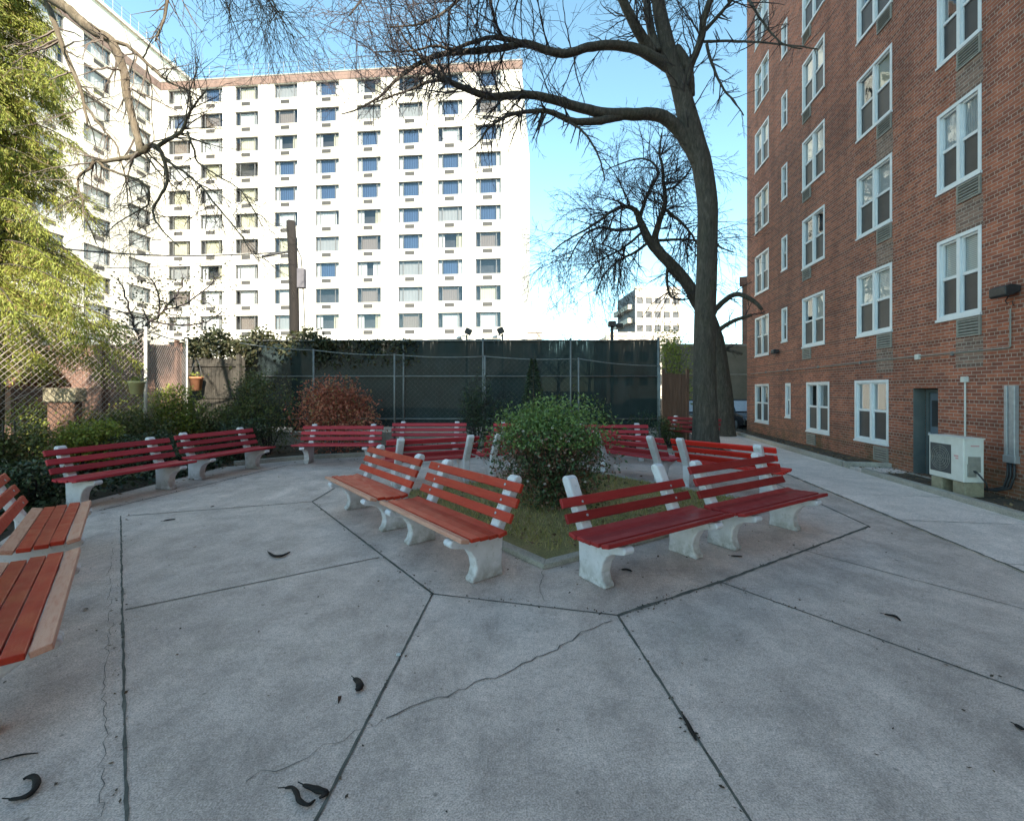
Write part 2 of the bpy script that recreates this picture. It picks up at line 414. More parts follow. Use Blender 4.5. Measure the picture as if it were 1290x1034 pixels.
mk_foliage('maroon_leaf', [(0, (.012, .008, .008)), (.6, (.03, .012, .012)), (.9, (.09, .02, .02)), (1, (.02, .03, .012))], .5, .1)
mk_foliage('blossom', [(0, (.62, .50, .46)), (1, (.75, .70, .62))], .6, .2)

# ------------------------------------------------------------------ camera, sun, sky
cam = bpy.data.cameras.new('camera'); co = bpy.data.objects.new('camera', cam); COL.objects.link(co)
co.location = (0, 0, EYE); co.rotation_euler = (R(90), 0, 0)
cam.sensor_fit = 'HORIZONTAL'; cam.sensor_width = 36; cam.lens = F/1290*36
cam.shift_y = -(517-HV)/1290; cam.clip_start = .05; cam.clip_end = 3000
scene.camera = co

SUN_EL = R(31); sun_h = Vector((.36, -.933, 0)).normalized()
sun_dir = Vector((sun_h.x*math.cos(SUN_EL), sun_h.y*math.cos(SUN_EL), math.sin(SUN_EL)))
sl = bpy.data.lights.new('sun', 'SUN'); sl.energy = 3.6; sl.angle = R(.5); sl.color = (1, .93, .82)
so = bpy.data.objects.new('sun', sl); COL.objects.link(so)
so.rotation_euler = sun_dir.to_track_quat('Z', 'Y').to_euler(); so.location = (20, -60, 60)

w = bpy.data.worlds.new('World'); scene.world = w; w.use_nodes = True
wt = w.node_tree; wt.nodes.clear()
wo = wt.nodes.new('ShaderNodeOutputWorld'); bg = wt.nodes.new('ShaderNodeBackground'); sk = wt.nodes.new('ShaderNodeTexSky')
sk.sky_type = 'NISHITA'; sk.sun_disc = False; sk.sun_elevation = SUN_EL; sk.sun_rotation = math.atan2(sun_h.x, sun_h.y)
sk.air_density = .8; sk.dust_density = .25; sk.ozone_density = 1.5; sk.altitude = 0
hs = wt.nodes.new('ShaderNodeMix'); hs.data_type = 'RGBA'; hs.blend_type = 'MULTIPLY'; hs.inputs[0].default_value = 1
hs.inputs[7].default_value = (.86, 1.0, .80, 1)
wt.links.new(sk.outputs[0], hs.inputs[6]); wt.links.new(hs.outputs[2], bg.inputs[0]); bg.inputs[1].default_value = .15
wt.links.new(bg.outputs[0], wo.inputs[0])
scene.view_settings.view_transform = 'Standard'; scene.view_settings.look = 'None'
scene.view_settings.exposure = 1.95; scene.view_settings.gamma = 1; scene.view_settings.use_curve_mapping = False
scene.cycles.max_bounces = 8; scene.cycles.transparent_max_bounces = 24
scene.cycles.use_denoising = True

# ================================================================== ground, paving
rnd = random.Random(7); nrng = np.random.default_rng(11)

def slab(name, pts, z0, z1, mat, parent=None):
    mb = MB(); mb.prism([(p[0], p[1]) for p in pts], z0, z1, lambda p, a: (p[0], p[1], a))
    return mb.build(name, M[mat], parent)
mb = MB(); mb.quad((-900,-900,-.09), (900,-900,-.09), (900,900,-.09), (-900,900,-.09))
tag(mb.build('ground', M['asphalt']), kind='structure')
mb = MB()
# planted soil around the court, gently uneven
xs = np.linspace(-16, 16, 65); ys = np.linspace(-6, 17.2, 48)
idx = {}
for i, x in enumerate(xs):
    for j, y in enumerate(ys):
        idx[i, j] = len(mb.v); mb.v.append((x, y, -.045 + .03*math.sin(x*1.7+y*.9)*math.sin(y*1.3-x*.4)))
for i in range(len(xs)-1):
    for j in range(len(ys)-1):
        mb.f.append((idx[i,j], idx[i+1,j], idx[i+1,j+1], idx[i,j+1]))
tag(mb.build('planting_soil', M['soil'], smooth=True), kind='structure')

PL = lambda Y: 4.20+.163*Y      # left edge of path
PR = lambda Y: 5.83+.166*Y      # right edge of path
FX = lambda Y: 6.845+.157*Y     # brick facade line
plaza = [(PL(-8)-.004, -8), (PL(12.75)-.004, 12.75), (1.0, 12.7), (-2.9, 12.45), (-5.35, 11.5), (-6.62, 10.4), (-6.72, 6.5), (-5.35, 4.35), (-3.75, 2.5), (-3.75, -8)]
tag(slab('plaza_paving', plaza, -.07, 0, 'concrete'), kind='structure')
tag(slab('path', [(PL(-8), -8), (PR(-8), -8), (PR(20.5), 20.5), (PL(20.5)+.3, 20.5), (PL(12.8), 12.8)], -.07, .012, 'path_concrete'), kind='structure')

def strip(mb, pts, width, z, jit=.25, step=.07, rng=rnd):
    pts = [Vector((p[0], p[1], 0)) for p in pts]
    fine = []
    for a, b in zip(pts, pts[1:]):
        n = max(1, int((b-a).length/step))
        fine += [a.lerp(b, k/n) for k in range(n)]
    fine.append(pts[-1]); prev = None
    for i, p in enumerate(fine):
        t = (fine[min(i+1, len(fine)-1)] - fine[max(i-1, 0)]).normalized(); nrm = Vector((-t.y, t.x, 0))
        wl = width*.5*(1+rng.uniform(-jit, jit*1.4)); wr = width*.5*(1+rng.uniform(-jit, jit*1.4))
        cur = (p+nrm*wl, p-nrm*wr)
        cur = [(c.x, c.y, z) for c in cur]
        if prev: mb.quad(prev[0], prev[1], cur[1], cur[0])
        prev = cur
A, B, Cc, D, E = gp(545,748), gp(778,775), gp(393,632), gp(907,733), gp(1095,663)
mb = MB()
strip(mb, [Cc, A], .020, .004); strip(mb, [A, B], .013, .004); strip(mb, [B, D, E], .026, .004, .45)
strip(mb, [A, A+(gp(400,1030)-A)*1.6], .015, .004); strip(mb, [B, B+(gp(943,1030)-B)*1.6], .016, .004, .35)
strip(mb, [gp(152,650), gp(150,1030)+Vector((1.2,-1.35,0))*1.0], .013, .004, .55)
strip(mb, [gp(158,768), gp(478,702)], .013, .0045); strip(mb, [D, gp(1290,870), gp(1290,870)+(gp(1290,870)-D)*.6], .012, .004)
strip(mb, [gp(1000,690), gp(1290,767)], .008, .004, .5); strip(mb, [gp(125,643), gp(362,586)], .026, .004, .4)
strip(mb, [gp(158,650), gp(393,632)], .016, .0045); strip(mb, [Cc, gp(445,601), gp(560,580)], .026, .004)
strip(mb, [E, E+Vector((.35, 2.6, 0)), Vector((4.9, 9.9, 0))], .022, .004)
strip(mb, [(PL(-6), -6), (PL(12.6), 12.6)], .030, .0155, .5)
for yj in np.arange(-3.2, 19, 1.55): strip(mb, [(PL(yj)+.02, yj), (PR(yj)-.01, yj-.25)], .009, .0155, .6)
tag(mb.build('paving_joints', M['joint']), kind='structure')
mb = MB()
def crackline(pix, width):
    pts = [gp(*p) for p in pix]; out = []
    for a, b in zip(pts, pts[1:]):
        n = max(2, int((b-a).length/.05))
        for k in range(n):
            q = a.lerp(b, k/n); out.append(q + Vector((rnd.gauss(0, .010), rnd.gauss(0, .014), 0)))
    out.append(pts[-1]); strip(mb, out, width, .005, .6, 1)
crackline([(772,782), (735,797), (700,818), (640,845), (600,862), (540,882), (486,905)], .007)
crackline([(486,905), (420,935), (360,968), (310,985)], .0035)
crackline([(685,720), (680,738), (686,757)], .004)
crackline([(137,800), (134,880), (131,960), (127,1030)], .0026)
crackline([(140,690), (138,760), (140,800)], .0026)
tag(mb.build('paving_cracks', M['crack']), kind='structure')

# lawn bed with kerb
BS, BE, BN, BW = Vector((.31,4.43,0)), Vector((4.05,6.82,0)), Vector((1.5,9.95,0)), Vector((-2.15,7.62,0))
bedc = (BS+BE+BN+BW)/4
corners = [BS, BE, BN, BW]
mb = MB()
inner = [c + (bedc-c).normalized()*.16 for c in corners]
for i in range(4):
    a, b, c, d = corners[i], corners[(i+1)%4], inner[(i+1)%4], inner[i]
    mb.prism([(p.x, p.y) for p in (a, b, c, d)], .001, .055, lambda p, z: (p[0], p[1], z))
tag(mb.build('lawn_kerb', M['kerb_concrete'], bevel=.008), kind='structure')
N = 26; mb = MB(); idx = {}
for i in range(N+1):
    for j in range(N+1):
        p = (inner[0]*(1-i/N)+inner[1]*(i/N))*(1-j/N) + (inner[3]*(1-i/N)+inner[2]*(i/N))*(j/N)
        e = min(i, N-i, j, N-j)/6
        idx[i,j] = len(mb.v); mb.v.append((p.x, p.y, .028+.05*min(1, e)+rnd.uniform(0, .012)))
for i in range(N):
    for j in range(N): mb.f.append((idx[i,j], idx[i+1,j], idx[i+1,j+1], idx[i,j+1]))
tag(mb.build('lawn', M['lawn'], smooth=True), kind='structure')
def bedpts(n, m=.03):
    a = nrng.uniform(m, 1-m, n)[:, None]; b = nrng.uniform(m, 1-m, n)[:, None]
    I = [np.array(p) for p in inner]
    return (I[0]*(1-a)+I[1]*a)*(1-b) + (I[3]*(1-a)+I[2]*a)*b
P = bedpts(15000); P[:, 2] = .05
o = link('grass', leaves_mesh('grass', P, .075, M['grass_blade'], nrng, .10, hang=(0, 0, 1), jitter=.75))
tag(o, 'short patchy olive grass with brown leaves inside the square kerb', 'grass', kind='stuff')

# narrow planting bed along the brick facade
def kerbrun(name, pts, h=.12, wdt=.13, mat='kerb_concrete'):
    mb = MB(); pts = [Vector((p[0], p[1], 0)) for p in pts]
    for a, b in zip(pts, pts[1:]):
        t = (b-a).normalized(); n = Vector((-t.y, t.x, 0))*wdt/2
        mb.prism([(q.x, q.y) for q in (a-n, b-n, b+n, a+n)], -.06, h, lambda p, z: (p[0], p[1], z))
    return tag(mb.build(name, M[mat], bevel=.012), kind='structure')
kerbrun('facade_kerb', [(PR(21)+.07, 21), (PR(10.45)+.07, 10.45)], .13)
kerbrun('facade_kerb', [(PR(10.38)+.01, 10.36), (FX(10.3)-.004, 10.14)], .135)
kerbrun('facade_kerb', [(PR(9.62)+.07, 9.66), (PR(-6)+.07, -6)], .10)
tag(slab('door_landing', [(PR(9.7)+.14, 9.68), (PR(10.3)+.10, 10.26), (FX(10.1)-.003, 10.06), (FX(9.4)-.003, 9.42)], -.06, .035, 'path_concrete'), kind='structure')
tag(slab('facade_bed_soil', [(PR(10.6)+.14, 10.45), (FX(10.4)-.003, 10.22), (FX(20)-.003, 20), (PR(20)+.14, 20)], -.06, .085, 'soil'), kind='structure')
tag(slab('facade_bed_soil', [(PR(-6)+.14, -6), (FX(-6)-.003, -6), (FX(9.38)-.003, 9.38), (PR(9.5)+.14, 9.5)], -.06, .035, 'soil'), kind='structure')
# back kerb of the court
kerbrun('court_kerb', [(-6.5, 10.62), (-5.3, 11.62), (-2.9, 12.6), (1.0, 12.86), (5.9, 12.92)], .10, .12)

# ================================================================== benches
LEG_PROF = [(-.10,-.0), (-.085,.10), (-.10,.40), (-.325,.835), (-.34,.865), (-.335,.895), (-.31,.915), (-.275,.915), (-.245,.895), (-.225,.855),
            (-.022,.452), (.0,.415), (.10,.400), (.40,.424), (.455,.430), (.485,.415), (.490,.385), (.470,.362), (.42,.352), (.34,.335), (.27,.29), (.225,.22), (.205,.13), (.225,.06), (.255,.035), (.255,0)]
def bench_meshes(L):
    mb = MB(); mb.prism(LEG_PROF, -.062, .062, lambda p, a: (a, p[0], p[1]))
    leg = mb.mesh('concrete_leg', M['bench_concrete'])
    return leg
_leg = bench_meshes(0)
_slats = {}
def slat_mesh(L, wd, th, mat, key):
    k = (round(L, 3), wd, th, mat)
    if k not in _slats:
        mb = MB(); mb.box((0,0,0), (L, th, wd)); _slats[k] = mb.mesh('slat', M[mat])
    return _slats[k]
mbb = MB(); mbb.lathe((0,0,0), [(.013,-.002), (.013,.003), (.008,.006)], 10); _bolt = mbb.mesh('bolt', M['steel'])
TH = math.atan2(.203, .403)
def bench(origin, fwd, L, span, pt, label, group, paler=(), nback=(0,1,2), bolts=False, seed=0):
    rr = random.Random(seed)
    fwd = Vector((fwd[0], fwd[1])).normalized()
    root = empty('park_bench', (origin[0], origin[1], 0), math.atan2(-fwd.x, fwd.y))
    tag(root, label, 'bench', group)
    for s in (-1, 1):
        o = link('concrete_leg', _leg, root, .018); o.location = (s*span/2, 0, 0)
    for k in nback:
        z = .565 + k*.128; y = -.022-(z-.452)*.504
        o = link('back_slat', slat_mesh(L, .090, .036, pt, 0), root, .006)
        o.location = (rr.uniform(-.012,.012), y+.0185*math.cos(TH), z+.0185*math.sin(TH)); o.rotation_euler = (TH+rr.uniform(-.02,.02), 0, rr.uniform(-.004,.004))
        if bolts: add_bolts(o, L, span, 'y', rr)
    tilt = (14, 3, 2, 0, -13)
    for k in range(5):
        y = .035 + k*.0985; z = .437 + k*.0065 + (.012 if k == 0 else 0) - (.004 if k == 4 else 0)
        m = 'pale_plank_paint' if k in paler else pt
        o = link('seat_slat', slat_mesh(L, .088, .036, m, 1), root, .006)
        o.location = (rr.uniform(-.012,.012), y, z); o.rotation_euler = (R(90)+R(-tilt[k]), 0, rr.uniform(-.004,.004))
        if bolts: add_bolts(o, L, span, 'y', rr)
    return root
def add_bolts(sl, L, span, ax, rr):
    for s in (-1, 1):
        for q in (-.0,):
            b = link('bolt', _bolt, sl); b.location = (s*span/2, (.0185 if sl.name.startswith('back') else -.0185), rr.uniform(-.015,.015))
            b.rotation_euler = (R(-90) if sl.name.startswith('back') else R(90), 0, 0)
GI, GO = 'benches around the lawn facing outward', 'benches along the edge of the court facing inward'
ri = (.5446,-.8387); le = (-.78,-.62)
bench((1.273,4.585), (.5446,-.8387), 1.79, 1.30, 'red_paint', 'dark red bench missing its top back slat, nearest to the lawn corner', GI, nback=(0,1), bolts=True, seed=1)
bench((2.90,5.535), (.53,-.848), 1.78, 1.30, 'red_paint', 'dark red three-slat bench between the two-slat bench and the pale path', GI, seed=2)
bench((-.603,4.82), le, 1.76, 1.30, 'lit_orange_paint', 'orange-red bench with pale front seat plank, at the lawn corner, larger of its pair', GI, paler=(4,), bolts=True, seed=3)
bench((-1.846,6.32), le, 1.76, 1.30, 'lit_orange_paint', 'orange-red bench just behind the pale-plank bench on the same lawn side', GI, paler=(4,), seed=4)
bench((2.38,9.10), (.78,.62), 1.76, 1.30, 'sheen_crimson_paint', 'red bench seen from behind, immediately right of the round green bush', GI, seed=5)
bench((3.62,7.74), (.76,.65), 1.76, 1.30, 'spotlit_red_paint', 'vivid scarlet bench seen from behind, in front of the big tree trunk', GI, seed=6)
bench((-1.50,8.54), (-.46,.89), 1.76, 1.32, 'sheen_crimson_paint', 'red bench seen from behind across the lawn, left of the round bush', GI, seed=7)
bench((.18,9.42), (-.46,.89), 1.76, 1.32, 'sheen_crimson_paint', 'red bench seen from behind, mostly hidden by the round bush', GI, seed=8)
bench((-3.255,2.67), (.76,.65), 1.84, 1.30, 'lit_orange_paint', 'orange-red bench cut by the photo edge, nearest to the viewer of all', GO, paler=(0,4), bolts=True, seed=9)
bench((-4.665,4.29), (.76,.65), 1.76, 1.30, 'lit_orange_paint', 'orange-red bench just beyond the one cut by the photo edge, beside ivy', GO, paler=(0,4), bolts=True, seed=10)
bench((-6.40,7.46), (.97,-.24), 1.88, 1.34, 'sheen_crimson_paint', 'crimson bench in front of the ivy bed by the chain-link fence', GO, seed=11)
bench((-6.10,9.62), (.96,-.27), 1.84, 1.34, 'sheen_crimson_paint', 'crimson bench in front of the yellow-green bush, beyond the ivy-bed bench', GO, seed=12)
bench((-4.19,11.08), (.02,-1), 1.98, 1.46, 'sheen_crimson_paint', 'crimson bench below the red-leaved shrub, facing the viewer', GO, seed=13)
bench((-2.22,12.05), (0,-1), 2.0, 1.46, 'sheen_crimson_paint', 'crimson bench facing the viewer between the red-leaved shrub and the round bush', GO, seed=14)
bench((.50,12.0), (0,-1), 1.98, 1.46, 'sheen_crimson_paint', 'crimson bench facing the viewer, hidden behind the round bush', GO, seed=15)
bench((2.47,11.45), (-.05,-1), 1.98, 1.46, 'sheen_crimson_paint', 'crimson bench facing the viewer at the right end of the green screened fence', GO, seed=16)
bench((5.72,14.55), (-.75,-.66), 1.8, 1.32, 'red_paint', 'dark bench half hidden behind the big tree trunk beside the path', GO, seed=17)

# ================================================================== brick building
FD = Vector((.157,1,0)).normalized(); FANG = math.atan2(FD.y, FD.x)
SY = math.sqrt(1+.157**2)                      # facade length per metre of Y
bb = empty('brick_building', (6.845, 0, 0), FANG)
tag(bb, 'tall red brick apartment building with white double-hung windows beside the pale path', 'building')
S0, S1, HB = -52.0, 18.99*SY, 22.6
FLOORS = [.54, 3.10, 5.53, 7.96, 10.39, 12.82, 15.25, 17.68]
wins = []      # (s0, s1, z0, z1, floor, col)
for fl, zb in enumerate(FLOORS):
    g = fl == 0
    c5 = (7.80, 8.775); c4 = (10.18, 11.44) if g else (10.06, 11.35); c3 = (12.63, 13.92) if g else (12.87, 14.18)
    c2 = (14.99, 15.37) if g else (15.23, 15.66); c1 = (16.75, 18.08)
    for col, (y0, y1) in ((5, c5), (4, c4), (3, c3), (2, c2), (1, c1)):
        if g and col == 5: continue
        h = 1.46 if g else 1.50
        if col == 2: z0, z1 = zb+.33, zb+.33+1.13
        else: z0, z1 = zb, zb+h
        wins.append((y0*SY, y1*SY, z0, z1, fl, col))
DOOR = (8.76*SY, 9.43*SY, .04, 1.80)
def wall_grid(mb, rects, s0, s1, z0, z1, depth, fn):
    """fn(s, z, d) -> point, d = depth inwards"""
    ss = sorted({s0, s1, *[r[0] for r in rects], *[r[1] for r in rects]}); zz = sorted({z0, z1, *[r[2] for r in rects], *[r[3] for r in rects]})
    for a, b in zip(ss, ss[1:]):
        for c, d in zip(zz, zz[1:]):
            m = ((a+b)/2, (c+d)/2)
            if any(r[0] < m[0] < r[1] and r[2] < m[1] < r[3] for r in rects): continue
            mb.quad(fn(a, c, 0), fn(b, c, 0), fn(b, d, 0), fn(a, d, 0))
    for r in rects:
        a, b, c, d = r[:4]; q = r[6] if len(r) > 6 else depth
        for (p1, p2) in (((a,c),(b,c)), ((b,c),(b,d)), ((b,d),(a,d)), ((a,d),(a,c))):
            mb.quad(fn(*p1, 0), fn(*p2, 0), fn(*p2, q), fn(*p1, q))
mb = MB(); fn = lambda s, z, d: (s, -d, z)
wall_grid(mb, wins + [DOOR + (0, 0, .32)], S0, S1, -.1, HB, .16, fn)
mb.quad((S1,0,-.1), (S1,-14,-.1), (S1,-14,HB), (S1,0,HB)); mb.quad((S0,0,-.1), (S0,-14,-.1), (S0,-14,HB), (S0,0,HB))
mb.quad((S0,-14,-.1), (S1,-14,-.1), (S1,-14,HB), (S0,-14,HB)); mb.quad((S0,0,HB), (S1,0,HB), (S1,-14,HB), (S0,-14,HB))
mb.build('wall', M['brick'], bb)
_bw = {}
def brick_window(s0, s1, z0, z1, fl, col, rr):
    wd, h = round(s1-s0, 3), round(z1-z0, 3); key = (wd, h)
    if key not in _bw:
        fr = MB(); sc = MB(); gl = MB(); sl_ = MB()
        t = .065; n = 1 if wd < .7 else 2
        fr.box2((0, -.15, 0), (t, .012, h)); fr.box2((wd-t, -.15, 0), (wd, .012, h)); fr.box2((t, -.15, h-t), (wd-t, .012, h)); fr.box2((t, -.15, 0), (wd-t, .012, t*.8))
        cell = (wd-2*t-(n-1)*.075)/n
        mid = h*.50
        for i in range(n):
            x0 = t+i*(cell+.075); x1 = x0+cell
            if i: fr.box2((x0-.075, -.14, t*.8), (x0, .004, h-t))
            # upper sash (outer) and lower sash behind the insect screen
            e = .034
            for (a, b, c, d, y0, y1) in ((x0, x1, mid-.02, mid+.035, -.075, -.03), (x0, x1, h-t-e, h-t, -.075, -.03), (x0, x0+e, mid+.035, h-t-e, -.075, -.03), (x1-e, x1, mid+.035, h-t-e, -.075, -.03),
                                         (x0, x1, t*.8, t*.8+e, -.075, -.035), (x0, x0+e*.7, t*.8+e, mid-.02, -.075, -.035), (x1-e*.7, x1, t*.8+e, mid-.02, -.075, -.035)):
                fr.box2((a, y0, c), (b, y1, d))
            gl.quad((x0+e, -.06, mid+.035), (x1-e, -.06, mid+.035), (x1-e, -.06, h-t-e), (x0+e, -.06, h-t-e))
            sc.quad((x0, -.055, t*.8+e), (x1, -.055, t*.8+e), (x1, -.055, mid-.02), (x0, -.055, mid-.02))
        sl_.box2((-.012, -.10, -.045), (wd+.012, .035, -.002))
        bk = MB(); bk.quad((0, -.26, 0), (wd, -.26, 0), (wd, -.26, h), (0, -.26, h))
        bk.quad((0,-.26,0), (0,-.15,0), (0,-.15,h), (0,-.26,h)); bk.quad((wd,-.26,0), (wd,-.15,0), (wd,-.15,h), (wd,-.26,h))
        bk.quad((0,-.26,h), (wd,-.26,h), (wd,-.15,h), (0,-.15,h)); bk.quad((0,-.26,0), (wd,-.26,0), (wd,-.15,0), (0,-.15,0))
        _bw[key] = (fr.mesh('window', M['white_frame']), gl.mesh('pane', M['coated_glass']), sc.mesh('insect_screen', M['screen_dark']), sl_.mesh('sill', M['white_frame']), bk.mesh('interior', M['room_dark']))
    fr, gl, sc, sl_, bk = _bw[key]
    o = link('window', fr, bb); o.location = (s0, 0, z0)
    link('pane', gl, o); link('insect_screen', sc, o); link('sill', sl_, o); link('interior', bk, o)
    k = rr.random()
    if col != 2 and k < (.92 if fl else 0):
        mat = rr.choice(['blinds', 'curtain_white', 'curtain_cream', 'curtain_white', 'blinds'])
        bl = MB(); drop = rr.choice([.5, .5, .5, .42, .3, .2])*h*rr.uniform(.92,1); x1 = wd-.06
        if rr.random() < .2: x1 = wd*.5
        bl.box2((.062, -.096, h-.06-drop), (x1, -.086, h-.062))
        bl.build('blind', M[mat], o)
    return o
rr = random.Random(5)
for wv in wins: brick_window(*wv, rr)
def louver(wd, h, n, mats, name='ac_grille'):
    fr = MB(); e = .03
    fr.box2((0, 0, 0), (wd, .03, e)); fr.box2((0, 0, h-e), (wd, .03, h)); fr.box2((0, 0, e), (e, .03, h-e)); fr.box2((wd-e, 0, e), (wd, .03, h-e))
    for i in range(n):
        z = e+(h-2*e)*(i+.5)/n; fr.box((wd/2, .012, z), (wd-2*e, .022, (h-2*e)/n*.45), Matrix.Rotation(R(25), 3, 'X'))
    bk = MB(); bk.quad((e, .002, e), (wd-e, .002, e), (wd-e, .002, h-e), (e, .002, h-e))
    return fr.mesh(name, M[mats[0]]), bk.mesh('duct', M[mats[1]])
_lv = louver(.50, .33, 5, ('grille_grey', 'grille_dark'))
_pt = MB(); _pt.quad((0,.0022,0), (.58,.0022,0), (.58,.0022,.52), (0,.0022,.52)); _pt = _pt.mesh('patched_brickwork', M['patch_brick'])
for (s0, s1, z0, z1, fl, col) in wins:
    if col in (1, 2): continue
    x = s0+.0 if col in (5, 4) else s1-.55
    h = z0-.06-.33
    if fl == 0: h = .13
    if fl in (1, 2, 3) and col in (4, 5): q = link('patched_brickwork', _pt, bb); q.location = (x-.03, 0, h-.54)
    o = link('ac_grille', _lv[0], bb); o.location = (x, .001, h); link('duct', _lv[1], o)
# door
dm = MB(); d0, d1, dz0, dz1 = DOOR
dm.box2((d0+.02, -.31, dz0), (d0+.08, -.22, dz1-.02)); dm.box2((d1-.10, -.31, dz0), (d1-.02, -.22, dz1-.02)); dm.box2((d0+.08, -.31, dz1-.09), (d1-.10, -.22, dz1-.02))
dm.box2((d1-.014, -.219, dz0), (d1-.003, -.004, dz1-.004)); df = dm.build('door_frame', M['door_frame'], bb)
dm = MB(); dm.box2((d0+.085, -.30, dz0+.01), (d1-.105, -.25, dz1-.095)); dl = dm.build('door', M['door_paint'], bb, bevel=.004)
dm = MB(); dm.box2((d0+.13, -.25, 1.02), (d1-.15, -.246, 1.55)); dm.build('pane', M['screen_dark'], dl)
dm = MB(); dm.lathe((0,0,0), [(.01,0), (.01,.03), (.028,.04), (.028,.06), (.015,.07)], 12); hd = dm.build('handle', M['steel'], dl)
hd.location = (d1-.16, -.25, .88); hd.rotation_euler = (R(-90), 0, 0)
dm = MB(); dm.box2((d0-.05, -.34, -.02), (d1+.05, .10, .038)); dm.build('doorstep', M['kerb_concrete'], bb)

# service runs fixed to the facade: each a thing of its own
def facade_empty(name, s, z, label, cat, group=None):
    p = Vector((6.845,0,0)) + FD*s
    return tag(empty(name, (p.x, p.y, z), FANG), label, cat, group)
r = facade_empty('conduit', 0, 0, 'thin horizontal conduit run along the brick wall above the ground-floor windows', 'conduit')
mb = MB(); zc = 2.43; mb.tube([(18.5*SY, .022, zc), (14*SY, .022, zc-.01), (10.3*SY, .022, zc+.02), (7.27*SY, .022, zc+.01), (7.25*SY, .022, zc+.03), (7.25*SY, .022, 3.06)], .011, 8)
mb.build('pipe_run', M['grille_grey'], r)
mb = MB(); mb.box2((9.25*SY-.05, .002, zc-.05), (9.25*SY+.05, .06, zc+.06)); mb.build('junction_box', M['white_pipe'], r, bevel=.006)
for sx in (17, 15.2, 13.2, 11.2, 8.4):
    mb = MB(); mb.box2((sx*SY-.02, .001, zc-.03), (sx*SY+.02, .036, zc+.04)); mb.build('clamp', M['galv'], r)
r = facade_empty('riser_pipe', 8.1*SY, 0, 'thin pale riser pipe with square cap on the brick wall above the air conditioner', 'pipe')
mb = MB(); mb.tube([(0,.03,.5), (0,.03,1.92)], .014, 8); mb.build('pipe', M['white_pipe'], r)
mb = MB(); mb.box2((-.045, .002, 1.90), (.045, .075, 2.0)); mb.build('cap', M['white_pipe'], r, bevel=.008)
r = facade_empty('cable_trunking', 7.22*SY, 0, 'grey twin vertical conduits on the brick wall at the right edge of photo', 'conduit')
for k, dx in enumerate((-.095, -.03, .035)):
    mb = MB(); mb.box2((dx, .002, .66), (dx+.055, .07-.012*(k == 1), 1.83)); mb.build('conduit_channel', M['steel'], r, bevel=.008)
mb = MB(); mb.box2((-.11, .001, .60), (.105, .075, .72)); mb.build('lower_box', M['steel'], r, bevel=.006)
for dx, e in ((-.06, .62), (.0, .74), (.05, .84)):
    mb = MB(); pts = [(dx,.04,.64), (dx-.01,.05,.40), (dx+.02,.08,.20), (dx+.16,.16,.13), (e*.6,.30,.12), (e-.18,.42,.20)]
    mb.tube(pts, .017, 8); mb.build('cable', M['black_plastic'], r, True)
def floodlight(s, z, label, sc=1.0):
    r = facade_empty('floodlight', s, z, label, 'light', 'floodlights on the brick wall')
    mb = MB(); mb.prism([(.02,-.04), (.20,-.11), (.235,-.08), (.235,.05), (.16,.085), (.02,.06)], -.15*sc, .15*sc, lambda p, a: (a, p[0]*sc, p[1]*sc)); mb.build('housing', M['black_plastic'], r, bevel=.012)
    mb = MB(); mb.quad((-.12*sc,.05*sc,-.058*sc), (.12*sc,.05*sc,-.058*sc), (.12*sc,.19*sc,-.112*sc), (-.12*sc,.19*sc,-.112*sc)); mb.build('lens', M['lamp_glass'], r)
    mb = MB(); mb.box2((-.05*sc, .001, -.05*sc), (.05*sc, .03, .05*sc)); mb.build('mounting_plate', M['black_plastic'], r)
    mb = MB(); mb.tube([(.04*sc,.03,-.06*sc), (.07*sc,.06,-.15*sc), (.03*sc,.07,-.20*sc), (-.01,.03,-.17*sc), (-.02,.022,-.24*sc)], .008, 6); mb.build('cable', M['black_plastic'], r, True)
floodlight(7.22*SY, 3.34, 'black floodlight on the brick wall above the twin conduits')
floodlight(15.95*SY, 3.13, 'small black floodlight on the brick wall beside the narrow windows', .85)

# air conditioner
acr = Vector((7.26,7.3,0))
ac = empty('air_conditioner', (7.26,7.3,.27), FANG); tag(ac, 'white outdoor air conditioner unit standing on blocks beside the grey door', 'air conditioner')
# local x along facade, -y towards wall
mb = MB(); mb.box2((0, -.29, 0), (.74, 0, .70)); body = mb.build('casing', M['ac_paint'], ac, bevel=.015)
mb = MB(); mb.box2((-.012, -.30, .695), (.752, .012, .715)); mb.build('lid', M['ac_paint'], ac, bevel=.006)
mb = MB(); mb.box2((.25, -.004, .10), (.70, .006, .58)); gr = mb.build('fan_grille', M['ac_dark'], ac)
mb = MB()
for rad in (.05, .09, .13, .17, .205):
    pts = [(.475+rad*math.cos(a), .010, .34+rad*math.sin(a)) for a in np.linspace(0, 2*math.pi, 29)]
    mb.tube(pts, .0035, 5, False)
for k in range(8):
    a = k*math.pi/4; mb.tube([(.475,.010,.34), (.475+.21*math.cos(a),.010,.34+.21*math.sin(a))], .003, 4)
mb.build('guard_wire', M['grille_grey'], gr)
mb = MB(); mb.box2((.10,.001,.40), (.19,.003,.425)); mb.box2((.10,.001,.365), (.16,.003,.385)); mb.build('nameplate', M['logo_red'], ac)
mb = MB(); mb.box2((-.004,-.24,.17), (-.001,-.06,.42)); mb.box2((-.03,-.16,.10), (-.002,-.05,.30)); mb.build('valve_cover', M['grille_grey'], ac, bevel=.004)
mb = MB(); mb.box2((-.003,-.22,.58), (-.001,-.10,.60)); mb.build('badge', M['logo_red'], ac)
mb = MB(); mb.box2((-.003,-.23,.28), (-.0015,-.14,.40)); mb.build('service_hatch', M['ac_dark'], ac)
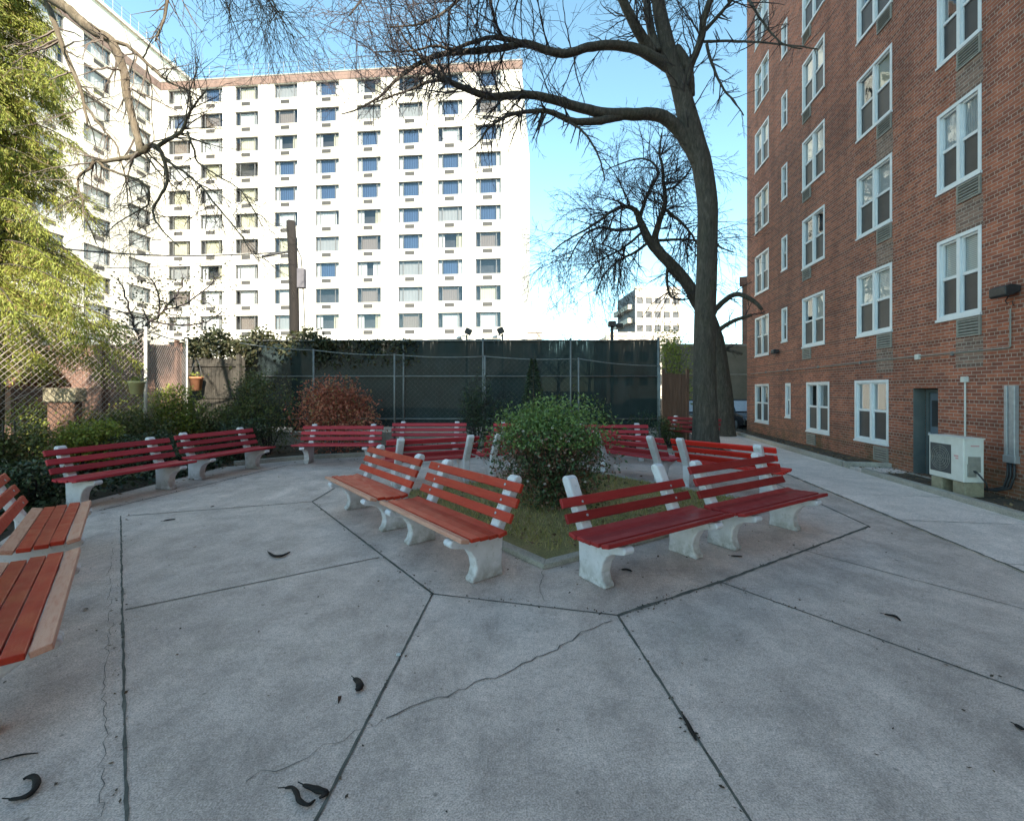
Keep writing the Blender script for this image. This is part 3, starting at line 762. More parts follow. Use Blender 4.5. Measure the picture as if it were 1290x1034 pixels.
for k, y in enumerate((.14, .60)):
    mb = MB(); mb.tube([(-.01,-.12-.03*k,.2), (-.09,-.14,.16), (-.16,-.20,.02), (-.12,-.24,-.10)], .012, 6); mb.build('hose', M['black_plastic'], ac, True)
def block(dx, dy, sx, label):
    p = acr + FD*dx + Vector((.988,-.155,0))*dy
    o = empty('concrete_block', (p.x, p.y, .036), FANG+R(rnd.uniform(-6,6))); tag(o, label, 'block', 'blocks under the air conditioner')
    mb = MB(); mb.box2((-sx/2, -.14, 0), (sx/2, .14, .232)); mb.build('masonry', M['block'], o, bevel=.012)
block(.13, .16, .24, 'mossy concrete block under the near corner of the air conditioner')
block(.58, .14, .22, 'weathered concrete block under the far end of the air conditioner')

# ================================================================== white apartment building
WDIR = Vector((-11.67, 1, 0)).normalized()       # along the facade, to the left and slightly away
WX0 = Vector((1.02, 48.0, 0)); WANG = math.atan2(WDIR.y, WDIR.x)
def wpx(u):      # distance along facade for image column u
    k = (u-CU)/F
    # WX0.x + t*WDIR.x = k*(WX0.y + t*WDIR.y)
    return (k*WX0.y - WX0.x)/(WDIR.x - k*WDIR.y)
TL = wpx(203)
wb = empty('apartment_building', (WX0.x, WX0.y, 0), WANG)
tag(wb, 'long white apartment building with rows of wide windows, sunlit beyond the green fence', 'building')
# local x along facade to the left, local y: +90deg from x -> towards viewer? WDIR rotated +90 = (-y, x)
LOC = Vector((-WDIR.y, WDIR.x, 0))               # = towards -Y (viewer)
ROWZ = [9.3+2.845*k for k in range(-1, 10)]
COLS = [wpx(u) for u in (615, 567, 517, 464.5, 412, 360, 310.5, 266, 225.5)]
WW, WH = 2.72, 1.60
rects = []
for z in ROWZ:
    for c in COLS:
        rects.append((c-WW/2, c+WW/2, z-WH/2, z+WH/2))
mb = MB(); HW = 35.75
wall_grid(mb, rects, 0, TL, -.1, HW, .30, lambda s, z, d: (s, -d, z))
mb.quad((0,0,-.1), (0,-18,-.1), (0,-18,HW), (0,0,HW)); mb.quad((0,-18,-.1), (TL,-18,-.1), (TL,-18,HW), (0,-18,HW)); mb.quad((0,0,HW), (TL,0,HW), (TL,-18,HW), (0,-18,HW))
mb.build('wall', M['white_wall'], wb)
mb = MB(); mb.box2((-.06, -.5, HW+.001), (TL, .06, HW+.85)); mb.build('parapet', M['parapet_brick'], wb)
mb = MB(); mb.box2((-.12, -.56, HW+.851), (TL, .10, HW+.98)); mb.build('coping', M['grille_grey'], wb)
mb = MB()
for k in range(24):
    x = k*(TL-.5)/23+.2; mb.tube([(x,-.3,HW+.98), (x,-.3,HW+2.6)], .03, 4)
for z in (1.5, 2.0, 2.55): mb.tube([(0.2,-.3,HW+z), (TL-.3,-.3,HW+z)], .025, 4)
mb.build('roof_railing', M['galv'], wb)
def white_window_meshes():
    fr = MB(); t = .06; a, b = .50, WW-.50
    for lo, hi in (((0,-.26,0),(t,-.16,WH)), ((WW-t,-.26,0),(WW,-.16,WH)), ((t,-.26,0),(WW-t,-.16,t)), ((t,-.26,WH-t),(WW-t,-.16,WH)), ((a-t/2,-.25,t),(a+t/2,-.17,WH-t)), ((b-t/2,-.25,t),(b+t/2,-.17,WH-t))):
        fr.box2(lo, hi)
    gl = MB()
    for x0, x1 in ((t, a-t/2), (a+t/2, b-t/2), (b+t/2, WW-t)): gl.quad((x0,-.21,t), (x1,-.21,t), (x1,-.21,WH-t), (x0,-.21,WH-t))
    bk = MB(); bk.quad((0,-.8,0), (WW,-.8,0), (WW,-.8,WH), (0,-.8,WH)); bk.quad((0,-.8,0), (0,-.27,0), (0,-.27,WH), (0,-.8,WH)); bk.quad((WW,-.8,0), (WW,-.27,0), (WW,-.27,WH), (WW,-.8,WH))
    bk.quad((0,-.8,WH), (WW,-.8,WH), (WW,-.27,WH), (0,-.27,WH)); bk.quad((0,-.8,0), (WW,-.8,0), (WW,-.27,0), (0,-.27,0))
    si = MB(); si.box2((-.05,-.15,-.07), (WW+.05,.06,-.003))
    return fr.mesh('window', M['alu_frame']), gl.mesh('pane', M['glass']), bk.mesh('interior', M['room_dark']), si.mesh('sill', M['white_wall'])
_ww = white_window_meshes()
_wl = louver(1.05, .42, 4, ('grille_dark', 'black_plastic'), 'vent_grille')
_cur = {}
def curt(x0, x1, mat):
    k = (round(x0, 2), round(x1, 2), mat)
    if k not in _cur:
        m_ = MB(); n = 14
        for i in range(n):
            xa, xb = x0+(x1-x0)*i/n, x0+(x1-x0)*(i+1)/n; ya, yb = (-.40-.03*(i % 2)), (-.40-.03*((i+1) % 2))
            m_.quad((xa,ya,.03), (xb,yb,.03), (xb,yb,WH-.03), (xa,ya,WH-.03))
        _cur[k] = m_.mesh('curtain', M[mat])
    return _cur[k]
rw = random.Random(23)
def white_window(parent, x0, zc_, kind=None):
    o = link('window', _ww[0], parent); o.location = (x0, 0, zc_-WH/2)
    for nm, me in zip(('pane', 'interior', 'sill'), _ww[1:]): link(nm, me, o)
    k = kind or rw.choice(['full_white', 'full_white', 'white_gap', 'blue', 'blue', 'grey', 'cream', 'brown', 'split', 'dark_mid'])
    if k == 'full_white': link('curtain', curt(.45, WW-.45+rw.choice([0,.4]), 'curtain_white'), o)
    elif k == 'sheer': link('curtain', curt(.06, WW-.06, 'curtain_white'), o)
    elif k == 'white_gap':
        link('curtain', curt(.05, 1.0, 'curtain_white'), o); link('curtain', curt(1.7, WW-.06, 'curtain_white'), o)
    elif k == 'blue':
        link('curtain', curt(.55, WW-.55, 'sky_reflection_blue'), o); link('curtain', curt(.05, .5, 'curtain_white'), o); link('curtain', curt(WW-.5, WW-.06, 'curtain_white'), o)  # middle sheet is the painted sky reflection, side ones are curtains
    elif k == 'grey': link('curtain', curt(.06, WW-.06, 'curtain_grey'), o)
    elif k == 'cream': link('curtain', curt(.5, WW-.5, 'curtain_cream'), o)
    elif k == 'brown': link('curtain', curt(.5, WW-.5, 'curtain_brown'), o)
    elif k == 'split':
        link('curtain', curt(.06, .75, 'curtain_cream'), o); link('curtain', curt(WW-.7, WW-.06, 'curtain_white'), o)
    return o
blue_cells = {(0,9),(0,5),(0,6),(0,4),(1,2),(1,8),(1,9),(1,6),(1,5),(2,7),(2,6),(2,5),(2,4),(3,7),(3,5),(3,6),(4,9),(4,6),(5,6),(7,9)}  # windows that get the painted sky reflection
for ci, c in enumerate(COLS):
    for ri_, z in enumerate(ROWZ):
        kd = 'blue' if (ci, ri_-1) in blue_cells else None
        if kd is None and ri_ <= 4 and rw.random() < .5: kd = rw.choice(['grey', 'brown', 'dark_mid', 'split'])
        if ci >= 5 and rw.random() < .6: kd = rw.choice(['full_white', 'cream', 'full_white']) if kd != 'blue' else kd
        white_window(wb, c-WW/2, z, kd)
        o = link('vent_grille', _wl[0], wb); o.location = (c-.45, .001, z-WH/2-.62); link('duct', _wl[1], o)

# taller wing running towards the viewer on the left
K2 = Vector((.0857, 1, 0)).normalized(); WI = WX0 + WDIR*TL
K2A = math.atan2(-K2.y, -K2.x)                   # local x runs towards the viewer
wg = empty('apartment_wing', (WI.x, WI.y, 0), K2A); tag(wg, 'taller white apartment wing behind the conifer, its side wall glaring in the sun', 'building')
# local y = +90deg from x (pointing +X, the sunlit side)
LW = 19.0; HWG = 40.2; BK = -13.0
zs = [9.3+2.845*k for k in range(-1, 10)]
wc = [2.6, 7.2, 11.6, 16.0]
rects = [(c-WW/2, c+WW/2, z-WH/2, z+WH/2) for c in wc for z in zs]
mb = MB(); wall_grid(mb, rects, 0, LW, -.1, HW, .30, lambda s, z, d: (s, -d, z))
mb.quad((LW,0,-.1), (LW,-16,-.1), (LW,-16,HW), (LW,0,HW)); mb.quad((BK,-.01,-.1), (BK,-16,-.1), (BK,-16,HWG), (BK,-.01,HWG)); mb.quad((BK,-16,-.1), (LW,-16,-.1), (LW,-16,HW), (BK,-16,HW))
mb.quad((BK,-.01,-.1), (0,-.01,-.1), (0,-.01,HW), (BK,-.01,HW)); mb.quad((BK,0,HW), (LW,0,HW), (LW,-16,HW), (BK,-16,HW))
mb.build('wall', M['white_wall'], wg)
mb = MB(); mb.box2((.08, -.4, HW+.001), (LW+.05, .05, HW+.85)); mb.build('parapet', M['parapet_brick'], wg)
mb = MB(); mb.box2((BK, -15.5, HW+.86), (LW-11.2, -.85, HWG+.1)); mb.build('penthouse', M['white_wall'], wg)
mb = MB(); mb.box2((BK, -15.7, HWG+.101), (LW-11.0, -.6, HWG+.42)); mb.build('roof_slab', M['white_wall'], wg)
mb = MB()
for k in range(12):
    x = -3+k*.98; mb.tube([(x,-.9,HWG+.4), (x,-.9,HWG+1.9)], .03, 4)
for z in (1.0, 1.4, 1.85): mb.tube([(-3,-.9,HWG+z), (7.7,-.9,HWG+z)], .025, 4)
mb.build('roof_railing', M['galv'], wg)
for c in wc:
    for z in zs:
        white_window(wg, c-WW/2, z, rw.choice(['sheer', 'sheer', 'sheer', 'full_white']))
        o = link('vent_grille', _wl[0], wg); o.location = (c-.6, .001, z-WH/2-.62); link('duct', _wl[1], o)

# ================================================================== far buildings and street things
def far_block(name, corner, ang, wd, dp, h, matf, mats, label, nx, nz, z0, dz, ww, wh, side=0):
    r = empty(name, corner, ang); tag(r, label, 'building')
    mb = MB(); rects = []
    for i in range(nx):
        for k in range(nz):
            x = wd*(i+.5)/nx; z = z0+dz*k; rects.append((x-ww/2, x+ww/2, z, z+wh))
    wall_grid(mb, rects, 0, wd, -.1, h, .25, lambda s, z, d: (s, d, z))
    mb.quad((wd,0,-.1), (wd,dp,-.1), (wd,dp,h), (wd,0,h)); mb.quad((0,0,h), (wd,0,h), (wd,dp,h), (0,dp,h))
    mb.build('wall', M[matf], r)
    mb = MB(); mb.quad((-.01,0,-.1), (-.01,dp,-.1), (-.01,dp,h), (-.01,0,h)); sd = mb.build('side_wall', M[mats], r)
    mb = MB(); mb.quad((0,0,0), (ww,0,0), (ww,0,wh), (0,0,wh)); me = mb.mesh('window', M['screen_dark'])
    for a in rects:
        o = link('window', me, r); o.location = (a[0], .2, a[2])
    mb = MB(); mb.box2((-.15,-.15,h+.002), (wd+.15,.4,h+.5)); mb.build('parapet', M[matf], r)
    if side:
        for k in range(nz):
            mb = MB(); mb.box2((-1.2, dp*.1, z0+dz*k-.9), (-.02, dp*.5, z0+dz*k+.1)); mb.box2((-1.2, dp*.6, z0+dz*k-.9), (-.02, dp*.95, z0+dz*k+.1)); mb.build('balcony', M[matf], r)
    return r
far_block('tower_block', (25.8, 95, 0), R(3), 9.6, 13, 23.0, 'far_white', 'far_grey', 'distant cream tower block with dark balcony side behind the bare tree', 5, 7, 2.5, 2.9, 1.3, 1.3, 1)  # dark side wall: the shade on that face is put into its colour
far_block('low_building', (1.95*1.0, 60, 0), R(0), 2.0, 12, 9.4, 'far_tan', 'far_tan', 'narrow tan building peeping out beside the white building edge', 1, 3, 1.5, 2.6, .8, 1.2)
far_block('low_building', (12.9, 62, 0), R(2), 8.2, 8, 9.2, 'far_white', 'far_white', 'low pale sunlit building just above the right part of green fence', 4, 2, 2.5, 3.2, 1.2, 1.4)
far_block('brick_house', (14.35, 28.3, 0), R(-29), 9, 10, 8.3, 'far_brick', 'far_brick', 'farther red brick house seen behind the corner of the brick building', 4, 3, 1.2, 2.5, 1.0, 1.4)
# olive rendered wall closing the yard on the right
yw = empty('yard_wall', (8.2, 24.5, 0), R(2)); tag(yw, 'drab stained masonry wall across the yard behind the big tree trunk', 'wall')
mb = MB(); mb.box2((0, 0, -.1), (6.6, .3, 4.15)); mb.build('masonry', M['olive_wall'], yw)
mb = MB(); mb.box2((-.05, -.05, 4.152), (6.65, .35, 4.28)); mb.build('coping', M['kerb_concrete'], yw)
mb = MB(); mb.box2((0, -.02, 2.6), (6.6, -.002, 2.66)); mb.build('ledge', M['kerb_concrete'], yw)

def car(x, y, rz, mat, label):
    r = empty('parked_car', (x, y, -.09), rz); tag(r, label, 'car', 'cars parked beyond the fence')
    L, W_ = 4.3, 1.7
    prof = [(-L/2,.32), (-L/2+.03,.70), (-L/2+.18,.86), (L/2-1.35,.88), (L/2-.2,.74), (L/2,.60), (L/2,.32), (L/2-.45,.24), (-L/2+.4,.24)]
    mb = MB(); mb.prism(prof, -W_/2, W_/2, lambda p, a: (p[0], a, p[1])); mb.build('body', M[mat], r, bevel=.06)
    cab = [(-L/2+.25,.85), (-L/2+.75,1.36), (-L/2+1.1,1.42), (L/2-1.95,1.40), (L/2-1.2,.86)]
    mb = MB(); n = len(cab)
    mb.prism(cab, -1, 1, lambda p, a: (p[0], a*(W_/2-.06-max(0, p[1]-.85)*.30), p[1])); cb = mb.build('cabin', M[mat], r, bevel=.03)
    for s in (-1, 1):
        yy = lambda z: s*(W_/2-.06-max(0, z-.85)*.30+.004)
        for (a, b) in (((-L/2+.55,-L/2+.85), (-L/2+1.62,-L/2+1.58)), ((-L/2+1.72,-L/2+1.68), (L/2-1.35,L/2-1.95))):
            mb = MB(); mb.quad((a[0], yy(.9), .9), (b[0], yy(.9), .9), (b[1], yy(1.33), 1.33), (a[1], yy(1.33), 1.33)); mb.build('side_window', M['screen_dark'], cb)
    mb = MB(); mb.quad((L/2-1.22,-.70,.90), (L/2-1.22,.70,.90), (L/2-1.86,.60,1.36), (L/2-1.86,-.60,1.36)); mb.build('windscreen', M['lamp_glass'], cb)
    mb = MB(); mb.quad((-L/2+.255,-.70,.90), (-L/2+.255,.70,.90), (-L/2+.70,.60,1.33), (-L/2+.70,-.60,1.33)); mb.build('rear_window', M['screen_dark'], cb)
    for sx in (-1.3, 1.32):
        for s in (-1, 1):
            mb = MB(); mb.tube([(sx, s*(W_/2-.2), .31), (sx, s*(W_/2+.01), .31)], .31, 20); wh = mb.build('wheel', M['tyre'], r)
            mb = MB(); mb.tube([(sx, s*(W_/2+.0), .31), (sx, s*(W_/2+.02), .31)], .19, 14); mb.build('rim', M['steel'], wh)
    for s in (-1, 1):
        mb = MB(); mb.box((L/2-.02, s*.6, .62), (.06, .3, .12)); mb.build('headlight', M['lamp_glass'], r, bevel=.01)
        mb = MB(); mb.box((-L/2+.03, s*.6, .70), (.06, .26, .13)); mb.build('tail_light', M['logo_red'], r, bevel=.01)
car(11.0, 21.6, R(-95), 'car_dark', 'dark car between the big tree trunk and the brick building corner')
car(8.15, 21.3, R(-80), 'car_dark', 'dark car glimpsed just left of the big tree trunk')
car(8.0, 17.2+8, R(10), 'car_white', 'white car mostly hidden behind the trunk and the brown gate')

# rusty brown gate right of the screened fence
g = empty('wooden_gate', at(836, 560, 16.0).xy.to_3d(), R(4)); g.location.z = 0; tag(g, 'rust-brown boarded gate standing between the green fence and the tree trunk', 'gate')
for k in range(5):
    mb = MB(); mb.box2((.03+k*.155, -.02, .05), (.03+k*.155+.145, .012, 2.35+rnd.uniform(-.02,.03))); mb.build('board', M['brown_wood'], g)
for x in (-.05, .82):
    mb = MB(); mb.box2((x, -.06, -.05), (x+.08, .05, 2.5)); mb.build('post', M['brown_wood'], g)
for z in (.4, 1.9):
    mb = MB(); mb.box2((.03, .0125, z), (.82, .05, z+.1)); mb.build('rail', M['brown_wood'], g)

# ================================================================== fences
# tall green screened fence along the back
sf = empty('screened_fence', (0, 15.0, 0)); tag(sf, 'tall fence covered in dark green privacy cloth on steel posts behind the court', 'fence')
XA, XB = at(306, 0, 15).x, at(829, 0, 15).x; ZT = at(0, 428, 15).z
mb = MB(); nx, nz = 90, 10; idx = {}
for i in range(nx+1):
    for k in range(nz+1):
        x = XA+(XB-XA)*i/nx; z = .55+(ZT-.55)*k/nz
        y = .05+.018*math.sin(x*2.6+z)+.012*math.sin(x*7.1-z*2.2); zz = z + (rnd.uniform(-.035,.02) if k == nz else 0)
        idx[i,k] = len(mb.v); mb.v.append((x, y, zz))
for i in range(nx):
    for k in range(nz): mb.f.append((idx[i,k], idx[i+1,k], idx[i+1,k+1], idx[i,k+1]))
mb.build('privacy_cloth', M['screen_cloth'], sf, True)
for u in (308, 396, 508.5, 608.5, 719, 829.5):
    x = at(u, 0, 15).x; mb = MB(); rr_ = .045 if u > 820 else .034
    mb.tube([(x,0,-.1), (x,0,ZT+(.08 if u > 820 else .02))], rr_, 10); mb.lathe((x,0,ZT+.02), [(rr_,0), (rr_*1.1,.02), (.01,.05)], 10); mb.build('post', M['galv'], sf, True)
for z, u in ((at(0,474,15).z, 0), (at(0,527.5,15).z, 0), (ZT-.03, 0)):
    mb = MB(); mb.tube([(XA,-.01,z), (XB,-.01,z)], .022, 8); mb.build('rail', M['galv'], sf, True)
mb = MB(); mb.box2((XA-.1, -.12, -.1), (XB+.1, .12, .40)); mb.build('footing_wall', M['kerb_concrete'], sf, bevel=.02)

def chain_panel(mb, p, q, z0, z1, pitch, r, sag=0):
    """diamond wire mesh between ground points p and q"""
    p, q = Vector(p), Vector(q); L = (q-p).length; h = z1-z0
    P = lambda s, z: (p.x+(q.x-p.x)*s/L, p.y+(q.y-p.y)*s/L, z0+z)
    k = -int(h/pitch)-1
    while k*pitch < L:
        for sg in (1, -1):
            s0 = k*pitch if sg == 1 else k*pitch+h
            a, b = (s0, 0), (s0+sg*h, h)
            pts = []
            # clip to 0..L
            (sa, za), (sb, zb) = a, b
            lo, hi = 0.0, 1.0; d = sb-sa
            t0, t1 = sorted(((0-sa)/d, (L-sa)/d)); lo, hi = max(lo, t0), min(hi, t1)
            if hi-lo > .01:
                A_, B_ = (sa+d*lo, za+h*lo), (sa+d*hi, za+h*hi)
                mb.tube([P(*A_), P((A_[0]+B_[0])/2, (A_[1]+B_[1])/2), P(*B_)], r, 3, False)
        k += 1
# nearer low chain fence in front of the cloth
nf = empty('chain_link_fence', (0, 0, 0)); tag(nf, 'lower galvanised chain-link fence standing just in front of the green privacy cloth', 'fence')
npts = [(395, 441, 13.6), (497, 447, 13.6), (611, 449, 13.6), (729, 452, 13.6), (831, 461, 13.9)]
W3 = [at(*p) for p in npts]
for p in W3:
    mb = MB(); mb.tube([(p.x,p.y,-.1), (p.x,p.y,p.z+.03)], .028, 8); mb.build('post', M['galv'], nf, True)
W3l = [at(302, 432, 13.4)] + W3
for a, b in zip(W3l, W3l[1:]):
    mb = MB(); pts = [a.lerp(b, t/8) - Vector((0, 0, .05*math.sin(math.pi*t/8))) for t in range(9)]; mb.tube(pts, .016, 6); mb.build('top_rail', M['galv'], nf, True)
mb = MB(); chain_panel(mb, (W3[0].x,13.6), (W3[3].x,13.6), .1, 2.68, .16, .0009); mb.build('wire_mesh', M['galv'], nf)
# sunlit chain-link on the left boundary
cf = empty('chain_link_fence', (-9.3, 5, 0)); tag(cf, 'tall rusty chain-link fence catching the sun on the left boundary', 'fence')
cpts = [(-9.45, 3.6), (-9.35, 7.2), (-8.92, 11.05), (-9.75, 13.6)]
loc = lambda p: (p[0]+9.3, p[1]-5)
for i, (a, b) in enumerate(zip(cpts, cpts[1:])):
    mb = MB(); chain_panel(mb, loc(a), loc(b), .12, 3.12 if i else 3.2, .125, .0046); mb.build('wire_mesh', M['iron_rust'], cf)
    mb = MB(); za = 3.22; mb.tube([(*loc(a), za), ((loc(a)[0]+loc(b)[0])/2, (loc(a)[1]+loc(b)[1])/2, za-.05), (*loc(b), za)], .018, 6); mb.build('top_rail', M['galv'], cf, True)
for p in cpts:
    mb = MB(); mb.tube([(*loc(p), -.1), (*loc(p), 3.30)], .036, 10); mb.build('post', M['white_pipe'], cf, True)
for k, dz in enumerate((.0,)):
    pts = [Vector((*loc((-8.92,11.05)), 3.2-dz*.2)).lerp(Vector((*loc((-9.2, 8.2)), 1.5-dz)), t/6) + Vector((.02,0,-.08*math.sin(t*math.pi/6))) for t in range(7)]
    mb = MB(); mb.tube(pts, .006, 5); mb.build('tie_wire', M['iron_rust'], cf, True)

def board_fence(name, p, q, h, mat, label, bw=.15, posts=2.2):
    p, q = Vector((*p, 0)), Vector((*q, 0)); L = (q-p).length; a = math.atan2(q.y-p.y, q.x-p.x)
    r = empty(name, p, a); tag(r, label, 'fence')
    mb = MB(); x = 0
    while x < L:
        hh = h+rnd.uniform(-.03,.03); mb.box2((x, -.011+rnd.uniform(-.004,.004), .04), (x+bw-.012, .011, hh)); x += bw
    mb.build('boards', M[mat], r)
    for z in (.35, h*.55, h-.25):
        mb = MB(); mb.box2((0, -.05, z), (L, -.0115, z+.09)); mb.build('rail', M[mat], r)
    n = max(1, round(L/posts))
    for i in range(n+1):
        x = L*i/n; mb = MB(); mb.box2((x-.055, -.16, -.1), (x+.055, -.052, h+.12)); mb.build('post', M[mat], r)
    return r
board_fence('board_fence', (at(236,0,14.3).x, 14.3), (at(304,0,14.1).x, 14.1), 2.75, 'grey_wood', 'weathered grey board fence between the yellow-green bush and the pole', .14, 1.5)
board_fence('board_fence', (-19, 15.6), (at(226,0,15.2).x, 15.2), 3.3, 'brown_wood', 'sunlit brown board fence behind the chain-link on the left', .16, 2.4)

# low iron picket fence at the left edge
pf = empty('picket_fence', (-9.0, 7.0, 0)); tag(pf, 'low rusty iron picket fence in the ivy at the left photo edge', 'fence')
for k in range(14):
    mb = MB(); y = -1.0+k*.17; mb.tube([(.02*k-.25, y, -.02), (.02*k-.25, y, 1.12)], .012, 6); mb.lathe((.02*k-.25, y, 1.12), [(.012,0), (.022,.03), (.002,.10)], 6); mb.build('picket', M['iron'], pf)
for z in (.25, .95):
    mb = MB(); mb.tube([(-.25,-1.05,z), (.02*13-.25, 1.28, z)], .011, 6); mb.build('rail', M['iron'], pf)

# planters and garden bits
def pot(name, loc_, mat, label, r0, r1, h):
    o = empty(name, loc_); tag(o, label, 'flower pot')
    mb = MB(); mb.lathe((0,0,0), [(r0,0), (r1,h*.85), (r1*1.12,h*.86), (r1*1.12,h), (r1*.9,h), (r1*.85,h*.82)], 18); mb.build('pot', M[mat], o, True)
    mb = MB(); mb.tube([(-r1,0,h), (-r1*.5,.02,h*1.9), (0,.03,h*2.4), (r1*.5,.02,h*1.9), (r1,0,h)], .006, 5); mb.build('hanger', M['galv'], o, True)
    pts = nrng.normal(size=(60, 3))*[r1*.5, r1*.5, h*.15] + [0, 0, h*1.1]
    link('plant', leaves_mesh('plant', pts, .07, M['yellow_leaf'], nrng), o)
p = at(171, 497, 10.2); pot('hanging_pot', (p.x+.02, p.y, p.z), 'cream', 'cream-yellow pot hanging on the chain-link fence beside its pale post', .11, .15, .30)
p = at(247, 492, 13.9); pot('hanging_pot', (p.x, p.y, p.z), 'terracotta', 'orange pot hanging on the grey board fence', .14, .18, .42)
sh = empty('garden_shed', (-14.6, 11.2, -.05), R(10)); tag(sh, 'small terracotta-roofed shed behind the chain-link at the left photo edge', 'shed')
mb = MB(); mb.box2((-1.3, 0, 0), (1.9, 1.6, 1.9)); mb.build('wall', M['brown_wood'], sh)
mb = MB(); mb.prism([(-.15,1.9), (.8,2.75), (1.75,1.9), (1.75,1.98), (.8,2.86), (-.15,1.99)], -1.45, 2.05, lambda p, a: (a, p[0], p[1])); mb.build('roof', M['terracotta'], sh)
mb = MB(); mb.box2((-.2, -.03, .1), (.6, -.002, 1.7)); mb.build('door', M['grey_wood'], sh)
bn = empty('tan_slab', (at(82,0,10.0).x, 10.0, -.05), R(8)); tag(bn, 'pale tan slab on a brown pedestal behind the chain-link fence', 'garden_slab')  # plain tan slab raised on a pedestal
mb = MB(); mb.box2((-.32, -.16, 1.55), (.32, .16, 1.86)); mb.build('slab_body', M['block'], bn, bevel=.02)
mb = MB(); mb.box2((-.26, -.11, 0), (.26, .11, 1.549)); mb.build('pedestal', M['brown_wood'], bn)

# utility pole and wires
up = empty('utility_pole', (at(377,0,17).x, 17, -.09)); tag(up, 'leaning dark wooden utility pole with a grey box behind the fence', 'utility pole')
b0, t0 = at(378, 0, 17), at(368, 279, 17)
top = Vector((t0.x-b0.x, 0, t0.z+.09)); base = Vector((at(377,0,17).x-b0.x, 0, 0)); mb = MB()
mb.tube([base.lerp(top, k/8) + Vector((.02*math.sin(k*1.3),0,0)) for k in range(9)], [.19-.004*k for k in range(9)], 12); mb.build('pole', M['pole_wood'], up, True)
q = at(379, 351, 16.8)-Vector(up.location); mb = MB(); mb.box2((q.x-.10, q.y-.12, q.z-.36), (q.x+.16, q.y+.12, q.z+.36)); mb.build('meter_box', M['far_grey'], up, bevel=.02)
mb = MB(); mb.tube([q+Vector((.05,0,.3)), q+Vector((-.02,.06,.8)), q+Vector((-.2,.1,1.2))], .02, 6); mb.tube([q+Vector((.08,0,-.36)), q+Vector((.12,.05,-1.5)), q+Vector((.16,.05,-3))], .018, 6); mb.build('cable', M['black_plastic'], up, True)
for k, (u0, v0, u1, v1, y1, r_, sg) in enumerate(((368, 317, -60, 296, 13, .026, .35), (368, 320, -60, 336, 13, .012, .25), (369, 316, 330, 323, 16.5, .045, .0))):
    o = empty('overhead_wire', at(u0, v0, 17)); a = Vector((0,0,0)); b = at(u1, v1, y1)-at(u0, v0, 17)
    tag(o, ('thick dark overhead cable running left from the leaning pole', 'thin overhead wire sagging below the thick cable, left of pole', 'short bulky cable splice beside the leaning pole')[k], 'cable')
    mb = MB(); mb.tube([a.lerp(b, t/14)-Vector((0,0,sg*math.sin(math.pi*t/14))) for t in range(15)], r_, 6); mb.build('wire', M['black_plastic'], o, True)

# lamps above the back fence
def fence_lamp(u, v, label, flip):
    p = at(u, v, 15.35); o = empty('area_light', (p.x, p.y, -.09)); tag(o, label, 'light', 'area lights above the green fence')
    mb = MB(); mb.tube([(0,0,0), (0,0,p.z+.02)], .03, 8); mb.build('pole', M['galv'], o, True)
    mb = MB(); mb.box((flip*.06, -.06, p.z+.12), (.22, .16, .20), Matrix.Rotation(R(flip*25), 3, 'Y')); mb.build('lamp_head', M['black_plastic'], o, bevel=.02)
    mb = MB(); mb.tube([(0,0,p.z-.05), (-.12,-.02,p.z-.02), (-.24,-.02,p.z-.06)], .02, 6); mb.lathe((-.26,-.02,p.z-.12), [(.10,0), (.08,.05), (.02,.08)], 12); mb.build('small_lamp', M['white_frame'], o, True)
fence_lamp(588, 419, 'black area light above the green fence, farther from the brick side', 1)
fence_lamp(633, 418, 'black area light above the green fence, near white building edge', -1)
p = at(771, 412, 26); o = empty('street_lamp', (p.x, p.y, -.09)); tag(o, 'dark street lamp post rising behind the right end of green fence', 'street lamp')
mb = MB(); mb.tube([(0,0,0), (0,0,p.z+.1)], .09, 8); mb.build('post', M['iron'], o, True)
mb = MB(); mb.box2((-.2,-.2,p.z+.102), (.2,.2,p.z+.42)); mb.box2((.25,-.1,p.z+.05), (.62,.1,p.z+.3)); mb.build('lamp_head', M['iron'], o, bevel=.03)

# ================================================================== bare trees
def smooth(pts, sub=4):
    """Catmull-Rom through (vec, radius)"""
    out = []
    n = len(pts)
    for i in range(n-1):
        p0, p1, p2, p3 = pts[max(i-1,0)], pts[i], pts[i+1], pts[min(i+2,n-1)]
        for k in range(sub):
            t = k/sub
            v = [.5*((2*b)+(-a+c)*t+(2*a-5*b+4*c-d)*t*t+(-a+3*b-3*c+d)*t**3) for a, b, c, d in zip(p0, p1, p2, p3)]
            out.append(v)
    out.append(list(pts[-1])); return out
def limb(mb, spec, Y=None, sides=8, sub=4, jit=.0, rng=rnd):
    """spec: (u,v,r_px[,Y]) measured along a real limb"""
    pts = []
    for s in spec:
        y = s[3] if len(s) > 3 else Y
        p = at(s[0], s[1], y); pts.append((p.x, p.y, p.z, max(.004, s[2]*y/F)))
    sm = smooth(pts, sub)
    P_ = [Vector(q[:3]) + Vector((rng.gauss(0,jit), rng.gauss(0,jit), rng.gauss(0,jit))) for q in sm]; Rr = [max(.004, q[3]) for q in sm]
    mb.tube(P_, Rr, sides); return P_, Rr
